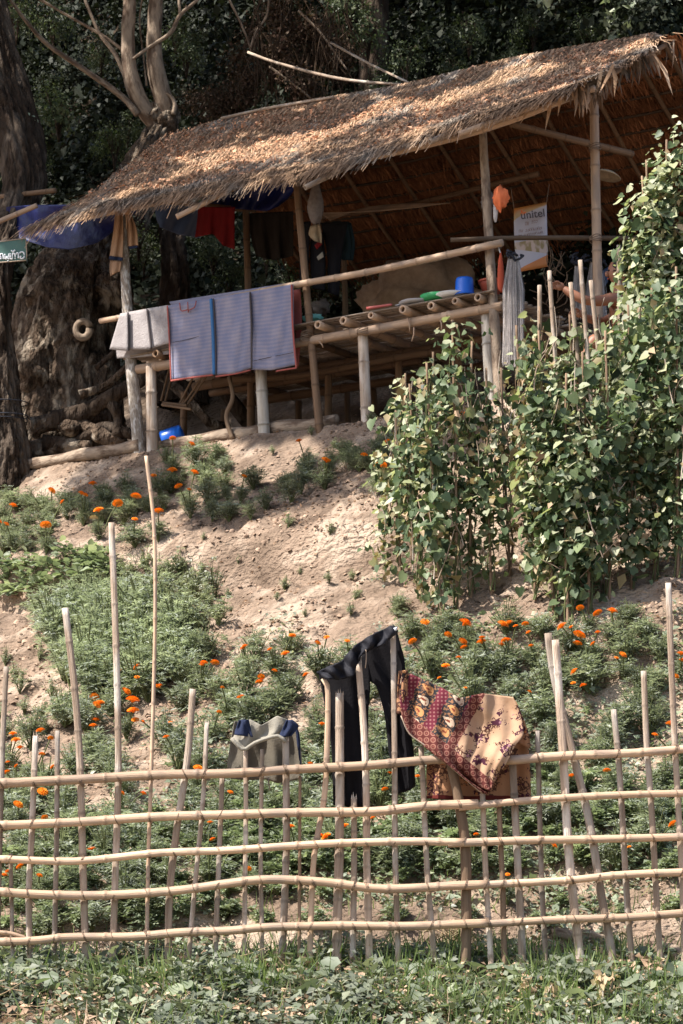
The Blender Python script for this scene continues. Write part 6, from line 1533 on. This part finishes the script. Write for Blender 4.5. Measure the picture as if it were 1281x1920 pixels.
def grass(n_, y0, y1, mt, lo, hi, thin, seed, label):
    x_, y_, z_ = strip_pts(n_, y0, y1, thin, seed); n2 = len(x_)
    yd = rnd(n2)*.45+np.array([0, 0, 1.]); X, Y, N = frames(rnd(n2)+np.array([0, -1., .2]), yd)
    L_ = RNG.uniform(lo, hi, n2)
    V_ = [(-.028, 0, 0), (.028, 0, 0), (.022, .5, .05), (-.022, .5, .05), (.004, 1, .28), (-.004, 1, .28)]
    v_, f_, t_ = scatter(V_, [(0, 1, 2, 3), (3, 2, 4, 5)], np.stack([x_, y_, z_-.01], 1), X, Y, N, L_, np.clip(.5+.25*RNG.normal(size=n2), 0, 1))
    link('grass', mesh_np('grass', v_, f_, t_), M[mt], kind='stuff', label=label, category='grass')
grass(12000, 12.6, 14.45, 'grass', .07, .27, .45, 31, 'green grass blades tufted along the foot of the fence')
grass(3500, 12.2, 14.5, 'dry_grass', .05, .2, .35, 44, 'straw-coloured dry grass blades at the foot of the fence')
grass(2600, 14.3, 16.0, 'grass', .05, .16, .5, 52, 'sparse grass blades on the soil behind the fence')
x, y, z = strip_pts(9000, 12.2, 14.4, .3, 61); n = len(x)
cloud('dead_leaves', np.stack([x, y, z+RNG.random(n)*.10], 1), np.tile([0, -.4, .7], (n, 1)), .042, M['litter'], None, 'fold', .6, .5, .2, kind='stuff', label='dead tan leaves caught among the weeds in front of the fence', category='leaves')
b = B()
for i in range(170):
    x_ = random.uniform(-2.3, 2.3); y_ = random.uniform(12.5, 14.3); q = Vector((x_, y_, float(H(x_, y_))+random.uniform(.02, .12))); a = random.uniform(0, 6.28); L_ = random.uniform(.05, .28)
    d_ = Vector((math.cos(a), math.sin(a), random.uniform(-.2, .5)))*L_
    tube(b, [q, q+d_*.5+Vector((random.gauss(0, .012), 0, random.gauss(0, .012))), q+d_], [.0035, .002], seg=4, cap=False, step=.04, tint=random.random())
link('twigs', b.me('twigs'), M['bean_dry'], kind='stuff', label='thin dry twigs and runners lying in the weeds before the fence', category='twigs')
tufts = [fern_plant(14, .22, .13, 5, 1, .07, 'ground_leaf', shape=(LEAF_V, LEAF_F)) for _ in range(3)]
for i in range(34):
    x_ = random.uniform(-2.1, 2.1); y_ = random.uniform(12.9, 14.15); q = Vector((x_, y_, float(H(x_, y_)))); px = CX+x_/y_*F
    wz = 'by the left edge' if px < 160 else 'below the tall stakes' if px < 330 else 'below the shorts' if px < 580 else 'below the trousers' if px < 760 else 'below the sarong' if px < 1000 else 'at the lower right'
    o = thing('broadleaf_weed', 'broadleaf weed in the grass before the fence, '+wz, 'plant', q, 'broadleaf weeds before the fence, '+wz)
    me, st = random.choice(tufts)
    for nm, mm in (('foliage', me), ('stems', st)):
        f = bpy.data.objects.new(nm, mm); C.objects.link(f); f.parent = o; f.scale = (random.uniform(.5, 1.0),)*3; f.rotation_euler = (0, 0, random.uniform(0, 6.28))
# dry vine heap by the thick brown post
b = B()
for i in range(46):
    p = gp(random.uniform(815, 872), random.uniform(1762, 1802), random.uniform(0, .1)); a = random.uniform(0, 6.28); r_ = random.uniform(.03, .1)
    tube(b, [p+Vector((math.cos(a+t_)*r_, math.sin(a+t_)*r_*.5, .05*math.sin(t_*1.3+i))) for t_ in np.linspace(0, random.uniform(2, 5), 7)], .004, seg=4, step=.03, cap=False, tint=random.random())
link('dry_vine_heap', b.me('heap'), M['bean_dry'], kind='stuff', label='small heap of dry orange vines at the foot of the thick brown post', category='vines')
# withered orange-tipped plants at the lower right
for (px, py, hgt, lab) in ((1130, 1905, .22, 'pale withered plant with drooping leaves at the lower right'), (1010, 1900, .16, 'pale withered plant near the bottom edge, left of the drooping one')):
    q = gp(px, py); r_ = thing('withered_plant', lab, 'plant', q); b = B(); P_ = []
    for i in range(5):
        a = random.uniform(0, 6.28); e = random.uniform(.05, .13); p = [q, q+Vector((math.cos(a)*e*.6, math.sin(a)*e*.4, hgt*.6)), q+Vector((math.cos(a)*e, math.sin(a)*e*.5, hgt))]
        tube(b, p, [.007, .004], seg=5, step=.05); P_ += [p[2]]*9+[p[1]]*4
    link('stem', b.me('stem'), M['bamboo_grey'], r_); P_ = np.array(P_)+rnd(len(P_))*.015
    cloud('foliage', P_, rnd(len(P_))+np.array([0, 0, -.2]), .042, M['bean_dry'], r_, 'fold', .1, .3, .9)
# stepping stones half hidden at the lower right and left
for (px, py, r_, lab) in ((30, 1750, .09, 'half-buried brown stone behind the fence at the far left'), (1010, 1842, .05, 'small brown stone in the grass under the fence at the right'), (300, 1776, .045, 'small tan stone in the soil behind the lowest rail')):
    tag(blob('stone', gp(px, py), r_*1.4, r_, r_*.6, M['clod'], px, .2, 2), lab, 'stone')
